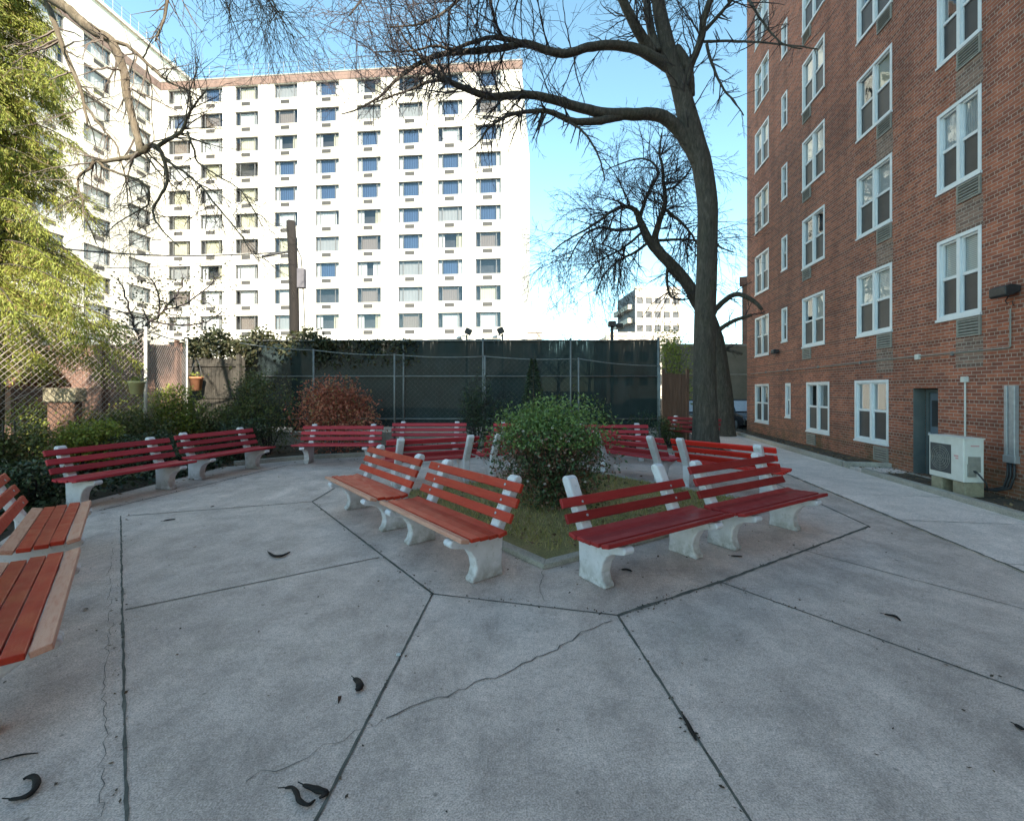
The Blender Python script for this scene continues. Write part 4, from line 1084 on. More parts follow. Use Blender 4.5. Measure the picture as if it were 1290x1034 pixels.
def grow(mb, p, d, L, r, level, rng, grav=0.0, wig=.22, pc=.55, rmin=.0052, spread=.85, seg=.14):
    n = max(3, int(L/seg)); st = L/n; p = Vector(p); d = Vector(d).normalized(); pts = [p.copy()]; rad = [r]; kids = []
    zig = Vector((rng.gauss(0,1), rng.gauss(0,1), rng.gauss(0,1))).normalized()*wig
    for i in range(n):
        zig = -zig*.6 + Vector((rng.gauss(0,wig), rng.gauss(0,wig), rng.gauss(0,wig)))*.75
        d = (d + zig*.7 + Vector((0,0,grav*st/.14))).normalized(); p = p + d*st; pts.append(p.copy())
        f = (i+1)/n; rr_ = max(rmin*.8, r*(1-.72*f)); rad.append(rr_)
        if level > 0 and i < n-1 and rng.random() < pc: kids.append((p.copy(), d.copy(), rr_, f))
    mb.tube(pts, rad, 6 if r > .03 else (4 if r > .010 else 3), False)
    for (q, dd, rr_, f) in kids:
        ax = dd.cross(Vector((rng.gauss(0,1), rng.gauss(0,1), rng.gauss(0,1)))).normalized()
        nd = Quaternion(ax, rng.uniform(.45, 1.15)*spread) @ dd
        grow(mb, q, nd, L*rng.uniform(.35,.7)*(1-.45*f), max(rmin, rr_*rng.uniform(.5,.72)), level-1, rng, grav, wig, pc, rmin, spread, seg)
def spawn(mb, P_, Rr, n, rng, Lr=(.5,1.4), bias=(0,0,0), level=2, f0=.1, f1=1.0, grav=0, rk=.42, rmax=.03, **kw):
    for _ in range(n):
        f = rng.uniform(f0, f1); i = min(len(P_)-2, int(f*(len(P_)-1))); t = (P_[i+1]-P_[i]).normalized()
        side = t.cross(Vector((rng.gauss(0,1), rng.gauss(0,1), rng.gauss(0,1)))).normalized()
        d = (t*rng.uniform(.1,.8) + side + Vector(bias)).normalized()
        grow(mb, P_[i].lerp(P_[i+1], rng.random()), d, rng.uniform(*Lr), min(rmax, max(.006, Rr[i]*rk)), level, rng, grav, **kw)

def big_tree():
    rng = random.Random(101)
    t = empty('bare_tree', (at(889,0,13.2).x, 13.2, 0)); tag(t, 'large leafless tree with a thick dark trunk curving up beside the path', 'tree')
    tr = MB(); cr = MB()
    base = t.location.copy()
    # trunk with flared root collar
    spec = [(889,572,21),(889,560,17.5),(888.5,540,15.6),(888,500,14.2),(887.5,450,13.2),(888,400,12.8),(890,350,12.4),(891,300,12.2),(891,255,12.1),(884,207,12),(877,185,12.4),(869.5,160,12.6),(862,131,11.4),(854,101,10.3),(846,80,10),(839,50,8.8),(832,20,8.2),(829,0,7.8),(825,-45,8),(818,-110,6.5),(812,-190,4.5),(815,-260,2.5)]
    P_, Rr = limb(tr, spec, 13.2, 18, 5)
    spawn(cr, P_, Rr, 26, rng, (.5,1.3), (0,0,.2), 2, .45, 1, rk=.12)
    limbs = []
    def lb(spec, Y=13.2, sides=9, **k):
        q = limb(tr, spec, Y, sides, 4, .004); limbs.append(q); return q
    # second upright stem on the right with its burl
    T2 = lb([(869,122,6,13.2),(869,105,6,13.1),(868,87,5.6,13),(876,69,4.6,12.9),(884,46,4.5,12.8),(886,26,4.2,12.7),(895,0,4,12.6),(904,-40,3.2,12.4),(915,-90,2,12.2)])
    lb([(851,62,6.5,13.2),(860,74,6.5,13.1),(868,86,5,13)])
    T3 = lb([(822,68,7,13.2),(812,52,6.6,13.1),(801,34,6.2,12.9),(788,8,5.6,12.7),(776,-20,5,12.5),(755,-70,3.5,12.2),(742,-120,2,12)])
    T4 = lb([(830,66,5,13.2),(824,52,5,13.3),(818,28,4.8,13.4),(814,0,4.4,13.6),(809,-50,3.2,13.8),(800,-110,2,14)])
    B_ = lb([(848,92,5.28,13.2),(838,82,7.04,13.2),(823,73,6.60,13.1),(809,65,6.16,13),(789,59,5.81,12.9),(765,57,5.63,12.8),(740,60,5.28,12.7),(713,68,5.10,12.6),(690,64,4.75,12.5),(660,55,4.40,12.4),(630,61.5,4.05,12.3),(590,65,3.70,12.2),(563,67.5,3.34,12.1),(540,74,2.99,12),(517,87,2.46,11.9),(497,103,1.94,11.8),(477,123,1.50,11.7),(450,138,1.06,11.6),(430,144,0.70,11.5)])
    B2 = lb([(660,55,3.2,12.4),(640,50,3,12.3),(617,48,2.6,12.1),(597,53,2.3,12),(570,62,2,11.8),(548,58,1.5,11.7),(520,64,1.1,11.5),(470,66,.8,11.3)])
    A_ = lb([(878,205,7.04,13.2),(869,184,8.80,13.2),(857,166,8.36,13.2),(841,151,7.92,13.1),(825,144.5,7.57,13),(797,144,7.22,12.9),(763,143,6.51,12.8),(735,137,5.98,12.7),(712,130,5.63,12.6),(690,124,5.28,12.5),(670,120,4.75,12.4),(650,119.5,4.75,12.3),(617,122,4.40,12.2),(587,112,3.87,12.1),(563,101,3.17,12),(545,86,2.64,11.9),(530,72,1.94,11.8),(512,52,1.32,11.7),(500,30,0.88,11.6)])
    A2 = lb([(790,145,5,12.9),(768,150,5,12.8),(745,153.5,4.6,12.6),(720,152.5,4,12.5),(697,142.5,3.4,12.4),(677,140,2.8,12.3),(643,145,2.2,12.1),(617,160,1.5,12),(604,178,1.1,11.9),(590,190,.8,11.9)])
    A3 = lb([(580,108,2.6,12.1),(560,102,2.2,12),(540,103,1.9,11.8),(520,112,1.5,11.7),(497,120,1.2,11.6),(470,130,.9,11.5)])
    A4 = lb([(712,152,1.6,12.5),(730,162,1.5,12.4),(745,180,1.3,12.3),(757,205,1,12.3),(762,228,.8,12.2)])
    RB = lb([(887,53,1.7,12.8),(915,52,1.5,12.3),(945,53,1.3,11.5),(985,56,1.1,10.6),(1030,62,.8,10)])
    RB2 = lb([(890,56,2,12.8),(895,75,1.8,12.7),(901,91,1.6,12.6),(912,113,1.3,12.5),(925,128,1,12.4),(937,146,.7,12.3)])
    RB3 = lb([(889,38,2.4,12.8),(905,20,2.2,12.6),(922,0,1.9,12.4),(945,-30,1.6,12)])
    RB4 = lb([(925,-30,2,12),(948,8,1.6,11),(962,30,1.3,10.6),(985,55,1,10.2),(1010,62,.7,10)])
    lb([(888,290,1.2,13.2),(905,310,1,13),(925,318,.7,12.8)])
    up = (0,0,.45)
    spawn(cr, *B_, 34, rng, (1.0,2.6), up, 3, .25, 1, rk=.40, rmax=.022, seg=.17)
    spawn(cr, *B_, 24, rng, (.9,2.4), (-.3,0,.3), 3, .5, 1, rk=.42, rmax=.02, seg=.17)
    spawn(cr, *B2, 20, rng, (.9,2.2), (-.2,0,.5), 3, .1, 1, rk=.5, seg=.17)
    spawn(cr, *A_, 30, rng, (.6,1.7), (-.2,0,.05), 2, .35, 1, rk=.33, rmax=.02)
    spawn(cr, *A_, 20, rng, (.8,2.0), (-.4,0,.25), 3, .62, 1, rk=.5)
    spawn(cr, *A2, 40, rng, (.5,1.4), (0,0,-.5), 2, .25, 1, rk=.5, grav=-.02)
    spawn(cr, *A3, 23, rng, (.4,1.1), (-.3,0,-.1), 2, .1, 1, rk=.55)
    spawn(cr, *A4, 17, rng, (.3,.7), (0,0,-.4), 1, .2, 1, rk=.55)
    for q, n in ((T2,16), (T3,22), (T4,14)): spawn(cr, *q, int(n*1.8), rng, (.8,2.2), (0,0,.3), 3, .2, 1, rk=.35, rmax=.02, seg=.17)
    for q in (RB, RB2, RB3, RB4): spawn(cr, *q, 15, rng, (.3,.9), (0,0,0), 2, .15, 1, rk=.6)
    # upper boughs sweeping over the court towards the white building
    for (u0, v0, y0) in ((755,-70,12.2), (800,-110,13.9), (742,-120,12)):
        pass
    C1 = lb([(760,-60,3.6,12.3),(700,-60,3.2,11.8),(640,-35,2.7,11.3),(590,-10,2.2,11),(560,15,1.7,10.8),(530,30,1.2,10.6),(490,35,.8,10.4)])
    C2 = lb([(748,-100,3,12),(680,-120,2.7,11.4),(600,-90,2.3,10.9),(520,-50,1.9,10.5),(470,-15,1.4,10.2),(440,20,1,10)])
    spawn(cr, *C1, 46, rng, (.9,2.4), (-.1,0,-.25), 3, .2, 1, rk=.45, seg=.17)
    spawn(cr, *C2, 44, rng, (.9,2.4), (-.1,0,-.35), 3, .2, 1, rk=.45, seg=.17)
    def shift(mb): mb.v = [(x-base.x, y-base.y, z) for x, y, z in mb.v]
    shift(tr); shift(cr)
    tr.build('trunk', M['bark'], t, True); cr.build('crown', M['twig'], t)
big_tree()

def second_tree():
    rng = random.Random(55); Y = 17.5
    t = empty('bare_tree', (at(911,0,Y).x, Y, 0)); tag(t, 'leafless tree with drooping twigs, its leaning trunk partly behind the big one', 'tree')
    base = t.location.copy(); tr = MB(); cr = MB(); L = []
    def lb(s, sides=9): q = limb(tr, s, Y, sides, 4, .006, rng); L.append(q); return q
    lb([(914,556,14),(913,535,12),(911,500,11.4),(906,460,10.8),(900,425,10.2),(890,398,9.6),(879,380,8.6),(870,364,7.6),(858,347,7.2),(842,330,6.8),(828,315,6.4),(817,302,5.6),(809,285,4.6),(803,270,3.6),(796,262,2.8),(783,261,2.4),(770,267,2,17.2),(757,277,1.7,17),(737,290,1.3,16.8),(712,304,1,16.6),(695,318,.7,16.5)], 12)
    a = [lb([(833,318,5,Y),(825,304,4.6),(829,284,3.8),(836,264,3.2),(838,250,2.8),(836,233,2.2),(835,212,1.8),(831,194,1.4),(834,168,1)]),
         lb([(806,277,2.4,Y),(801,287,2.2),(777,290,1.9),(757,287,1.5),(735,297,1.1,17),(715,330,.8,16.9)]),
         lb([(805,275,2.6),(809,265,2.4),(817,242,2),(829,220,1.7),(822,205,1.3),(806,200,1),(780,207,.8),(762,215,.6)]),
         lb([(834,262,2.2),(842,267,2),(859,281,1.8),(872,297,1.4),(885,320,1)]),
         lb([(829,303,2),(850,302,1.7),(875,303,1.4),(905,308,1)]),
         lb([(836,240,1.6),(850,235,1.4),(868,216,1.1),(880,190,.8)]),
         lb([(842,332,2),(840,350,1.8),(843,370,1.5),(852,377,1.2),(870,377,.9)]),
         lb([(818,304,2),(800,318,1.7),(780,328,1.4),(762,345,1),(750,372,.7)]),
         lb([(811,290,1.8),(795,305,1.5),(775,318,1.2),(752,330,.9),(735,352,.7)]),
         lb([(893,402,4,Y),(905,386,3.6,17.2),(925,371,3.2,16.8),(946,377,2.8,16.4),(960,390,2,16)]),
         lb([(896,424,3.4),(908,414,3,17.3),(925,404,2.6,17),(946,397,2.1,16.5)]),
         lb([(898,432,2.4),(915,440,2,17.4),(935,446,1.6,17)])]
    spawn(cr, *L[0], 26, rng, (1.0,2.6), (-.25,0,.1), 3, .70, 1, grav=-.05, rk=.42, rmax=.03, rmin=.0062)
    for i, q in enumerate(a):
        n = (44, 34, 34, 22, 20, 20, 14, 26, 26, 8, 8, 6)[i]
        up = .3 if i in (0, 2, 5) else -.05
        spawn(cr, *q, int(n*.95), rng, (.9,2.5) if i < 9 else (.4,1.0), (0,0,up), 3 if i < 9 else 2, .12, 1, grav=-.055 if i not in (0,) else -.03, rk=.5, rmax=.025, rmin=.0062)
    for mb in (tr, cr): mb.v = [(x-base.x, y-base.y, z) for x, y, z in mb.v]
    tr.build('trunk', M['bark'], t, True); cr.build('crown', M['twig'], t)
second_tree()

def left_tree():
    rng = random.Random(77); Y = 7.6
    t = empty('bare_tree', (-10.6, 7.0, 0)); tag(t, 'leafless tree leaning in from the left, its pale limbs hooked before the white building', 'tree')
    base = t.location.copy(); tr = MB(); cr = MB(); L = []
    # trunk stands outside the picture on the left
    P0 = [(-10.6,7.0,-.05,.26), (-10.55,7.05,1.5,.22), (-10.4,7.1,3.2,.20), (-10.0,7.25,5.2,.17), (-9.4,7.4,7.0,.14), (-8.6,7.5,8.4,.11)]
    sm = smooth(P0, 5); tr.tube([Vector(q[:3]) for q in sm], [q[3] for q in sm], 14)
    def lb(s, sides=9): q = limb(tr, s, Y, sides, 4, .004, rng); L.append(q); return q
    top = at(20,-40,Y)
    a = lb([(-5,-38,8.5,7.5),(35,-22,7.6),(67,0,6.6),(87,13,6),(103,28,6),(123,42,6),(140,52,5.4),(150,72,5),(157,97,4.8),(160,122,4.5),(167,150,4.3),(174,176,4.1),(179,191,3.8),(190,183,3),(201,188,2.6),(209,210,2.2),(210,232,1.8),(199,252,1.5),(193,268,1.3),(204,290,1,7.4),(225,310,.7,7.3)])
    b = lb([(196,186,2.4),(212,176,2.4),(228,166,2),(237,145,1.6),(250,126,1.1),(262,112,.7)])
    b2 = lb([(236,166,1.5),(243,185,1.3),(250,205,1.1),(275,222,.9),(305,242,.7),(330,285,.5)])
    c = lb([(178,191,3,Y),(168,197,2.8),(150,201,2.6),(133,203,2.2),(120,203,2),(113,212,1.7),(100,222,1.4),(98,236,1.2),(104,252,1),(105,268,.9),(115,290,.8),(121,308,.6)])
    c2 = lb([(122,203,1.8),(135,213,1.7),(155,221,1.5),(175,227,1.3),(187,240,1.2),(186,258,1),(170,268,.8),(150,280,.7),(132,296,.5)])
    d = lb([(141,52,2.6,Y),(160,58,2.3),(180,75,2),(200,94,1.7),(215,105,1.4),(235,113,1),(252,122,.7)])
    e = lb([(48,-30,3.6,7.9),(58,0,3.4,7.9),(70,33,3.1,7.8),(80,62,2.8,7.8),(92,90,2.5,7.8),(101,112,2.1,7.8),(106,133,1.7,7.8),(110,157,1,7.8)])
    f = lb([(105,130,1.6,7.8),(118,147,1.4,7.8),(132,165,1.2,7.8),(147,185,1,7.8),(158,225,.8,7.7),(162,262,.6,7.7)])
    g = lb([(205,200,1.8),(225,212,1.5),(250,232,1.2),(275,262,1,7.4),(300,292,.8,7.3),(318,320,.5,7.2)])
    h = lb([(60,-60,5,7.3),(130,-70,4,7),(200,-62,3,6.8),(270,-45,2,6.6),(330,-15,1.2,6.5),(350,15,.7,6.4)])
    k = lb([(213,-58,1.6,6.8),(211,0,1.5,6.8),(205,30,1.3,6.8),(195,52,1,6.8)])
    for q, n, bs, gr_ in ((a,16,(.1,0,-.2),-.03), (b,12,(.2,0,.3),0), (b2,12,(.1,0,-.4),-.05), (c,12,(-.2,0,-.4),-.03), (c2,16,(0,0,-.4),-.04), (d,12,(.2,0,-.1),-.01), (e,8,(0,0,-.2),0), (f,10,(0,0,-.4),-.03), (g,18,(.1,0,-.5),-.05)):
        spawn(cr, *q, int(n*1.9), rng, (.35,1.15), bs, 2, .25, 1, grav=gr_, rk=.5, rmax=.018, rmin=.0032, seg=.10)
    spawn(cr, *h, 73, rng, (.6,1.35), (.25,0,-.75), 2, .3, 1, grav=-.05, rk=.38, rmax=.012, rmin=.003, seg=.10)
    spawn(cr, *k, 12, rng, (.3,.6), (0,0,-.3), 1, .2, 1, rk=.6, rmin=.003)
    for mb in (tr, cr): mb.v = [(x-base.x, y-base.y, z) for x, y, z in mb.v]
    tr.build('trunk', M['bark_pale'], t, True); cr.build('crown', M['twig_pale'], t)
left_tree()

def distant_tree(u, Y, h, seed, label, n=16, spread=1.0, mat='twig_far'):
    rng = random.Random(seed); x = at(u, 0, Y).x
    t = empty('bare_tree', (x, Y, -.09)); tag(t, label, 'tree', 'small bare trees far beyond the fence')
    tr = MB(); cr = MB(); tr.tube([(0,0,0), (.05,0,h*.3), (.02,0,h*.6)], [.2,.15,.08], 8)
    for i in range(n):
        z = h*rng.uniform(.25,.6); a = rng.uniform(0, 6.28)
        grow(cr, (.03,0,z), (math.cos(a)*spread, math.sin(a)*spread, 1.1), h*rng.uniform(.3,.5), .06, 3, rng, 0, .16, .55, .018, .8, h*.05)
    tr.build('trunk', M['bark'], t, True); cr.build('crown', M[mat], t)
distant_tree(703, 44, 8.6, 3, 'small bare tree with pinkish twigs showing above the fence beside the white building')
distant_tree(742, 50, 8.4, 4, 'small bare tree showing above the middle right of the green fence')
distant_tree(672, 47, 8.2, 5, 'small bare tree just right of the white building edge', 10)

# ================================================================== conifer, shrubs, ground cover
def conifer():
    rng = np.random.default_rng(5); pr = random.Random(15)
    t = empty('conifer_tree', (-10.9, 9.4, -.05)); tag(t, 'shaggy yellow-green conifer with hanging sprays at the left photo edge', 'tree')
    tr = MB(); H = 13.5
    tr.tube([(0,0,0), (.1,0,3), (.05,.05,7), (0,0,H)], [.26,.22,.15,.03], 12)
    pts = []; dirs = []
    extra = [(4.0, -.35, 3.0, 1.1), (3.7, -.22, 3.15, 1.25), (3.9, -.55, 2.9, 1.0), (3.6, -.10, 2.9, 1.1), (4.3, -.30, 2.7, .9), (8.6, -.35, 2.3, .6), (8.3, -.2, 2.1, .6), (5.6, -.4, 2.3, .7)]
    for b in range(225+len(extra)):
        z = 2.5 + (H-2.7)*(min(b, 224)/225)**.95; az = pr.uniform(0, 6.28); lng = .62
        reach = float(np.interp(z, [2, 2.9, 3.5, 4.2, 5.2, 7, 9.8, 13.5], [1.7, 2.75, 2.85, 2.3, 2.0, 1.6, 1.35, .2]))*pr.uniform(.45,1.12)
        if b >= 225: z, az, reach, lng = extra[b-225]
        p = Vector((0,0,z)); d = Vector((math.cos(az), math.sin(az), .18)); path = [p.copy()]
        n = 9
        for i in range(n):
            d = (d + Vector((pr.gauss(0,.10), pr.gauss(0,.10), -.085))).normalized(); p = p + d*reach/n; path.append(p.copy())
        tr.tube(path, [.028*(1-.08*i) for i in range(n+1)], 4, False)
        for i in range(2, n+1):
            k = int(8+8*i/n)
            for _ in range(k):
                # hanging spray: a short drooping twig clothed with needles
                s = path[i]-(path[i]-path[i-1])*pr.random(); L = pr.uniform(.18,lng)
                dx = Vector((d.x*.35+pr.gauss(0,.45), d.y*.35+pr.gauss(0,.45), -.55-pr.random()*.7)).normalized()
                m = int(L/.032)
                for j in range(m):
                    q = s+dx*(L*j/m); pts.append((q.x+pr.gauss(0,.028), q.y+pr.gauss(0,.028), q.z+pr.gauss(0,.02))); dirs.append((dx.x, dx.y, dx.z))
    tr.build('trunk', M['bark'], t, True)
    link('crown', leaves_mesh('crown', pts, .085, M['conifer_leaf'], rng, .20, dirs=dirs, jitter=.45), t)
conifer()
def hanging_bough():
    """lower bough of the conifer hanging over the fence"""
conifer_extra = None

def shrub(name, loc_, size, n, leaf, mat, label, cat='shrub', seed=1, aspect=.55, group=None, lumps=14, stems=10, low=None, lowmat=None, fill=.55, hang=None, zlo=.22):
    rng = np.random.default_rng(seed); pr = random.Random(seed)
    t = empty(name, loc_); tag(t, label, cat, group)
    sx, sy, sz = size; cs = []
    for i in range(lumps):
        a = pr.uniform(0, 6.28); r = math.sqrt(pr.random())*.72; z = pr.uniform(zlo, .85)
        w_ = math.sqrt(max(.05, 1-((z-.45)/.6)**2)); cs.append((math.cos(a)*r*w_*sx/2, math.sin(a)*r*w_*sy/2, z*sz, pr.uniform(.6,1.1)))
    def cloud(n_, zlo, zhi):
        out = []
        while len(out) < n_:
            c = cs[pr.randrange(len(cs))]; R_ = .30*c[3]
            g = rng.normal(size=3); g /= np.linalg.norm(g); g *= (fill+(1-fill)*rng.random()**.5) if rng.random() < .8 else rng.random()*1.25
            p = (c[0]+g[0]*R_*sx, c[1]+g[1]*R_*sy, c[2]+g[2]*R_*sz)
            if zlo*sz <= p[2] <= zhi*sz and p[2] > .02: out.append(p)
        return out
    st = MB()
    for c in cs[:stems]:
        a = Vector((c[0]*.12, c[1]*.12, 0)); b = Vector(c[:3]); m_ = a.lerp(b, .5)+Vector((pr.gauss(0,.05), pr.gauss(0,.05), .08*sz))
        st.tube([a, m_, b], [.016,.011,.005], 5, False)
        for _ in range(5): grow(st, m_.lerp(b, pr.random()), (pr.gauss(0,1), pr.gauss(0,1), .9), .28*sz, .006, 1, pr, 0, .2, .5, .003, .8, .08)
    st.build('stems', M['twig'], t)
    if lowmat:
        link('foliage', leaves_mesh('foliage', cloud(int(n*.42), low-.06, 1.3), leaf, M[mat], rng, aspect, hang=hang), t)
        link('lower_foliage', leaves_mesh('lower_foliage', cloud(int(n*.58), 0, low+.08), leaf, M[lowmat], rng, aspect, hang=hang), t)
    else: link('foliage', leaves_mesh('foliage', cloud(n, 0, 1.4), leaf, M[mat], rng, aspect, hang=hang), t)
    return t
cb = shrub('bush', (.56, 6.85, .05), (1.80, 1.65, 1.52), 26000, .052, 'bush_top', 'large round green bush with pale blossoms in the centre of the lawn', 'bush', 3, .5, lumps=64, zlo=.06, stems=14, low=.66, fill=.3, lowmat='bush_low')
pr = random.Random(9); bl = MB()
for i in range(15):
    a = pr.uniform(3.7, 5.7); z = pr.uniform(.35, 1.25); r = .70*math.sqrt(max(.1, 1-((z-.7)/.85)**2)); c = Vector((math.cos(a)*r, math.sin(a)*r, z))
    for k in range(6):
        b = 6.28*k/6; d1 = Vector((math.cos(b), math.sin(b)*.5, math.sin(b)*.8))*.016; d2 = Vector((math.cos(b+.7), math.sin(b+.7)*.5, math.sin(b+.7)*.8))*.016
        bl.quad(c, c+d1, c+(d1+d2)*.75+Vector((0,-.008,0)), c+d2)
bl.build('blossoms', M['blossom'], cb)
def sh_at(u, vb, Y, w, h, n, leaf, mat, label, seed, **k):
    p = at(u, 0, Y); return shrub(k.pop('name', 'shrub'), (p.x, Y, k.pop('z', -.04)), (w, k.pop('d', w*.85), h), n, leaf, mat, label, seed=seed, **k)
sh_at(421, 0, 12.9, 2.75, 2.0, 9500, .07, 'red_leaf', 'rusty red-leaved shrub behind the bench, in front of the green fence', 21, lumps=20, fill=.12)
sh_at(213, 0, 11.9, 2.1, 1.8, 7000, .07, 'yellow_leaf', 'sunlit yellow-green shrub beside the pale chain-link post', 22, lumps=20)
sh_at(272, 0, 12.3, 1.9, 1.5, 6000, .06, 'mid_leaf', 'olive shrub in front of the grey board fence', 23, lumps=18)
sh_at(338, 0, 12.7, 1.9, 2.35, 6500, .06, 'mid_leaf', 'tall loose olive shrub between the board fence and the red-leaved shrub', 24, lumps=22, fill=.2)
sh_at(300, 0, 11.5, 1.6, 1.1, 4600, .06, 'dark_leaf', 'low dark shrub behind the bench nearest to the grey board fence', 25, lumps=14)
sh_at(150, 0, 10.6, 2.3, 1.3, 6500, .06, 'mid_leaf', 'low tangled shrub along the foot of the sunlit chain-link fence', 26, lumps=18)
sh_at(190, 0, 9.6, 2.0, .85, 5200, .055, 'dark_leaf', 'dark low shrub behind the bench at the ivy bed', 27, lumps=14)
sh_at(70, 0, 10.3, 2.1, 1.8, 5200, .06, 'yellow_leaf', 'sunlit leafy shrub behind the chain-link, beside the tan slab', 28, lumps=18, fill=.3)
sh_at(600, 0, 13.0, .95, 2.25, 2600, .06, 'dark_leaf', 'narrow dark shrub against the green fence, left of the round bush', 29, lumps=16)
sh_at(633, 0, 13.1, 1.3, 1.5, 2400, .06, 'dark_leaf', 'dark shrub against the green fence, directly behind the round bush', 30, lumps=14)
sh_at(752, 0, 13.2, 1.6, 1.45, 2600, .06, 'dark_leaf', 'dark brownish shrub against the green fence, right of the round bush', 31, lumps=14)
sh_at(800, 0, 13.4, 1.5, 1.1, 2200, .06, 'dark_leaf', 'low dark shrub at the right end of the green fence', 32, lumps=12)
sh_at(842, 0, 14.6, .9, .9, 1500, .06, 'mid_leaf', 'small scrubby shrub before the rust-brown gate', 33, lumps=10)
sh_at(108, 0, 9.3, 1.7, 1.25, 5200, .06, 'yellow_leaf', 'yellow-green shrub rising in front of the chain-link, just left of its pale post', 37, lumps=16, fill=.3)
sh_at(20, 0, 8.3, 1.5, 1.2, 4200, .06, 'mid_leaf', 'olive shrub among the iron pickets at the left photo edge', 38, lumps=14)
sh_at(40, 0, 6.9, 1.5, .72, 3600, .06, 'ivy_leaf', 'dense ivy mound behind the orange-red bench on the left', 34, lumps=16)
sh_at(1121, 0, 10.72, .34, .34, 420, .085, 'maroon_leaf', 'small dark maroon plant at the kerb corner under a ground-floor window', 35, lumps=8, stems=4, z=.08)
sh_at(850, 0, 21.5, 2.4, 4.6, 2600, .12, 'yellow_leaf', 'tall leafy sapling behind the brown gate, left of the big trunk', 36, lumps=14, fill=.2)
p = at(1000, 0, 1)
# small dark conifer before the fence
def small_conifer():
    rng = np.random.default_rng(8); pr = random.Random(8); Y = 13.2; x = at(672, 0, Y).x
    t = empty('conifer_shrub', (x, Y, -.04)); tag(t, 'small dark cone-shaped evergreen in front of the green fence', 'shrub')
    H = at(0, 452, Y).z+.04; tr = MB(); tr.tube([(0,0,0), (0,0,H)], [.05,.01], 6); tr.build('trunk', M['bark'], t)
    pts = []; dirs = []
    for i in range(5200):
        z = .15+(H-.15)*pr.random()**1.25; r = .52*(1-z/H)**.85*math.sqrt(pr.uniform(.25,1.15))+.02; a = pr.uniform(0, 6.28)
        pts.append((r*math.cos(a), r*math.sin(a), z)); dirs.append((math.cos(a), math.sin(a), -.25))
    link('crown', leaves_mesh('crown', pts, .075, M['dark_leaf'], rng, .3, dirs=dirs), t)
small_conifer()

# straggly leafy vine tree in front of the white building
def vine_tree():
    rng = random.Random(41); Y = 14.0; nr = np.random.default_rng(4)
    t = empty('vine_tree', (at(178,0,Y).x, Y, -.05)); tag(t, 'straggly small-leaved tree rising above the brown fence against the white building', 'tree'); base = t.location.copy()
    mb = MB(); ps = []
    for s in ([(178,540,3),(180,470,2.6),(176,430,2.2),(190,405,1.8),(205,392,1.4),(222,372,1),(232,350,.7)], [(176,430,1.8),(165,400,1.4),(158,375,1),(150,350,.7)], [(205,392,1.2),(235,380,1),(262,362,.8),(275,345,.6)], [(190,405,1.4),(230,410,1.1),(262,405,.9),(280,392,.6)], [(178,430,1.4),(150,420,1),(128,405,.8)], [(200,395,1.2),(200,370,1),(190,350,.7)]):
        P_, Rr = limb(mb, s, Y, 5, 4, .02, rng); spawn(mb, P_, Rr, 12, rng, (.3,.8), (0,0,.1), 2, .15, 1, rk=.6, rmin=.005); ps += P_
    mb.v = [(x-base.x, y-base.y, z-base.z) for x, y, z in mb.v]; mb.build('trunk', M['twig'], t)
    pts = [tuple(p-base+Vector((rng.gauss(0,.28), rng.gauss(0,.28), rng.gauss(0,.2)))) for p in ps if p.z > 3.0 for _ in range(16)]
    link('crown', leaves_mesh('crown', pts, .085, M['vine_leaf'], nr, .6), t)
vine_tree()
# creeper draped over the fence tops
pr = random.Random(61); pts = []
for i in range(3000):
    u = pr.uniform(232, 420); v = 428+pr.gauss(0,5)+(6*math.sin(u*.11)) + max(0, pr.gauss(0,9)); pts.append(tuple(at(u, v, 15.2+pr.gauss(0,.25))))
for i in range(900):
    u = 396+130*pr.random()**1.7; pts.append(tuple(at(u, 430+pr.random()**2*34, 14.93+pr.gauss(0,.05))))
for i in range(1500):
    u = pr.uniform(232, 320); pts.append(tuple(at(u, pr.uniform(430, 462), 14.5+pr.gauss(0,.15))))
o = link('creeper', leaves_mesh('creeper', pts, .12, M['vine_leaf'], np.random.default_rng(6), .65)); tag(o, 'dark creeper draped over the fence top around the leaning pole', 'creeper')
# (sparser runners along the cloth)
# ivy carpet on the left, leaf litter in the beds
pts = []
while len(pts) < 9000:
    x, y = pr.uniform(-9.6,-5.6), pr.uniform(3.2,11)
    edge = -6.75 if y > 6.4 else -5.55-(y-4.35)*.62
    if x < edge+.1*math.sin(y*5): pts.append((x, y, .02+.16*pr.random()*(1+.6*math.sin(x*3+y*2))))
o = link('ivy', leaves_mesh('ivy', pts, .085, M['ivy_leaf'], np.random.default_rng(7), .75, flat=.35)); tag(o, 'ivy carpet between the benches and the chain-link fence', 'ivy', kind='stuff')
pts = []; tiny = []
for i in range(5200):
    r = pr.random()
    if r < .6: pts.append((pr.uniform(-9.5,6.4), pr.uniform(12.4,14.8), pr.uniform(0,.03)))
    elif r < .8: pts.append((pr.uniform(-9.2,-6.4), pr.uniform(9.8,13), pr.uniform(0,.04)))
    else:
        y = pr.uniform(3,19); pts.append((pr.uniform(PR(y)+.16, FX(y)-.02), y, .095 if y > 10.5 else .042))
for i in range(700):
    a = pr.random(); p_ = bedpts(1)[0]; pts.append((p_[0], p_[1], .085))
for i in range(260):
    e = pr.choice([(-6.6,8.5,.25,2.2), (-6.0,5.6,.5,.8), (-4.6,11.4,1.6,.25), (-1,12.5,2.5,.2), (2.5,12.5,2,.3), (0,7,6,5)])
    pts.append((e[0]+pr.gauss(0,1)*e[2], e[1]+pr.gauss(0,1)*e[3], .008))
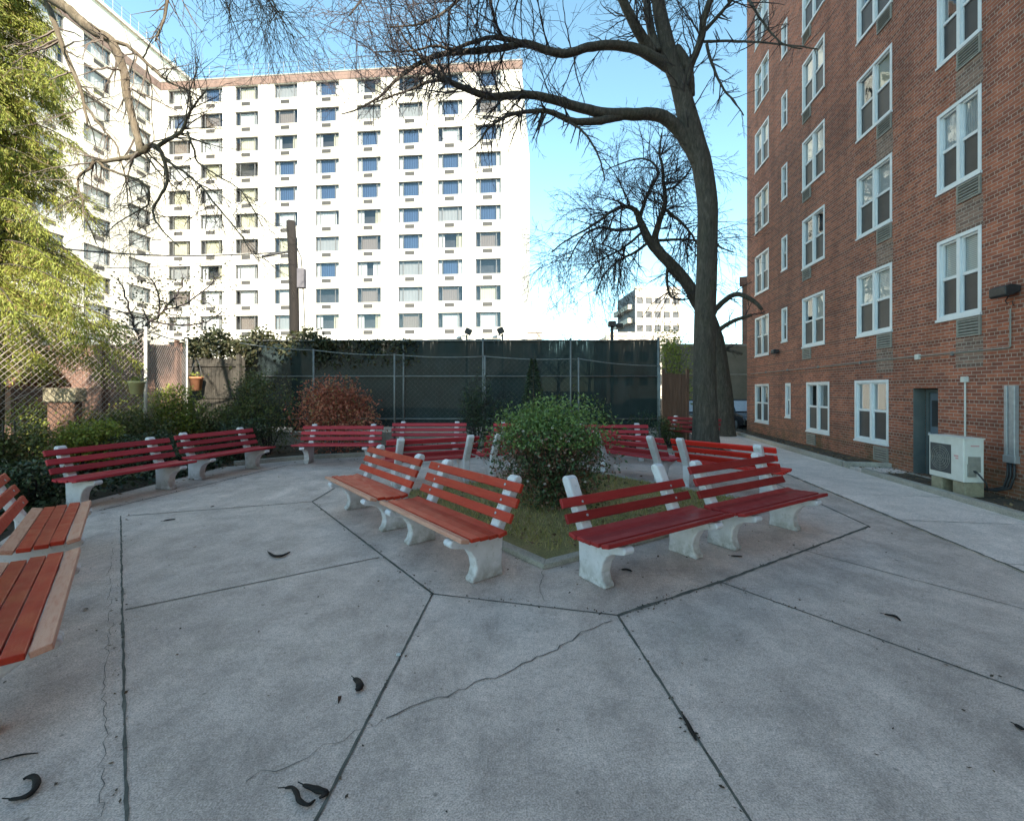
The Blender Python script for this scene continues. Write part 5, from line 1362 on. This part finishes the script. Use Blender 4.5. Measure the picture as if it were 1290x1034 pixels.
for (a, b, n) in ((Cc, A, 60), (A, B, 30), (B, D, 60), (D, E, 50), (A, gp(400,1030), 26), (B, gp(943,1030), 30), (gp(152,650), gp(150,1030), 60), (D, gp(1290,870), 40), (gp(125,643), gp(362,586), 60), (BS, BE, 50), (BW, BS, 50)):
    for _ in range(n):
        q = a.lerp(b, pr.random()); pts.append((q.x+pr.gauss(0,.03), q.y+pr.gauss(0,.03), .007)); tiny.append(len(pts)-1)
for (ox, oy) in ((-.6,4.8), (-1.85,6.3), (1.27,4.6), (2.9,5.5), (-3.3,2.7), (-4.7,4.3), (-6.4,7.4), (-6.1,9.6)):
    for _ in range(16): pts.append((ox+pr.gauss(0,.5), oy+pr.gauss(0,.45), .007)); tiny.append(len(pts)-1)
for _ in range(260): pts.append((pr.uniform(-6,5), pr.uniform(1.7,11), .007)); tiny.append(len(pts)-1)
crumbs = [pts[k] for k in tiny]; pts = [q for k, q in enumerate(pts) if k not in set(tiny)]
ob_ = link('crumbs', leaves_mesh('crumbs', crumbs, .020, M['crumb'], np.random.default_rng(19), .6, flat=.85)); tag(ob_, 'crumbs of leaf and bark collected along the paving joints and under benches', 'debris', kind='stuff')
o = link('leaf_litter', leaves_mesh('leaf_litter', pts, .055, M['litter'], np.random.default_rng(9), .6, flat=.85)); tag(o, 'fallen brown leaves in the beds and along the court edge', 'fallen leaves', kind='stuff')

# seed pods lying on the concrete
def pod(u, v, shape, label, w_=.012):
    c = gp(u, v); o = empty('seed_pod', (c.x, c.y, .004)); tag(o, label, 'seed pod', 'dark seed pods fallen on the concrete')
    P3 = [gp(*s)-c for s in shape]; sm = smooth([(q.x, q.y, 0, 1) for q in P3], 5); n = len(sm)
    pts = [Vector((q[0], q[1], w_*.8+.006*math.sin(math.pi*i/n))) for i, q in enumerate(sm)]
    mb = MB(); mb.tube(pts, [w_*(.35+.65*math.sin(math.pi*(i+.6)/(n+.2)))*(1+.08*math.sin(i*.9)) for i in range(n)], 8); mb.v = [(x, y, z*.75) for x, y, z in mb.v]; mb.build('husk', M['pod'], o, True)
    mb = MB(); mb.tube([pts[0], pts[0]+(pts[0]-pts[1]).normalized()*.03+Vector((0,0,.006))], .0025, 5); mb.build('stalk', M['pod'], o)
    return o
pod(350,701, [(338,697),(345,702),(355,702),(365,697)], 'curved dark pod lying between the left benches and the pale-plank bench', .018)
pod(449,866, [(446,858),(452,863),(453,870),(448,873)], 'stubby dark pod beside the long joint left of centre', .022)
pod(35,997, [(12,1010),(25,1009),(38,1004),(46,993),(44,983),(36,982),(29,985)], 'large hooked dark pod in the near left corner', .014)
pod(372,1000, [(359,995),(368,995),(374,1003),(377,1012),(388,1017),(397,1010)], 'S-shaped dark pod on the near joint, left of the pair', .011)
pod(396,1000, [(382,992),(392,996),(402,1000),(411,1003),(402,1009)], 'broad dark pod on the near joint, right of the pair', .015)
pod(1126,778, [(1114,775),(1122,777),(1129,779),(1134,783)], 'slim dark pod alone on the slab at right', .012)
pod(790,721, [(783,719),(789,719),(796,721)], 'small dark pod beside the foot of the two-slat bench', .014)
pod(928,701, [(921,701),(928,702),(935,702)], 'small dark pod in front of the three-slat bench by the path', .011)
pod(868,920, [(861,904),(866,914),(872,926),(877,935)], 'dark pod lodged in the diagonal joint at lower right', .012)
pod(1284,918, [(1279,915),(1284,919),(1290,922)], 'dark pod cut by the right photo edge', .012)
pod(22,955, [(0,959),(14,956),(28,953),(48,950)], 'thin dark twig-like pod in the near left corner', .005)
pod(215,655, [(206,657),(213,656),(221,655)], 'tiny dark pod on the slab before the ivy-bed bench', .013)
c = gp(502,826); o = empty('pebble', (c.x, c.y, 0)); tag(o, 'small pale pebble on the long joint left of centre', 'pebble')
mb = MB(); mb.lathe((0,0,.001), [(.006,0), (.016,.006), (.014,.014), (.004,.019)], 9); mb.build('stone', M['curtain_white'], o, True)
for ob in list(COL.objects):
    if ob.type == 'MESH' and not ob.data.materials: print('NO MATERIAL', ob.name)
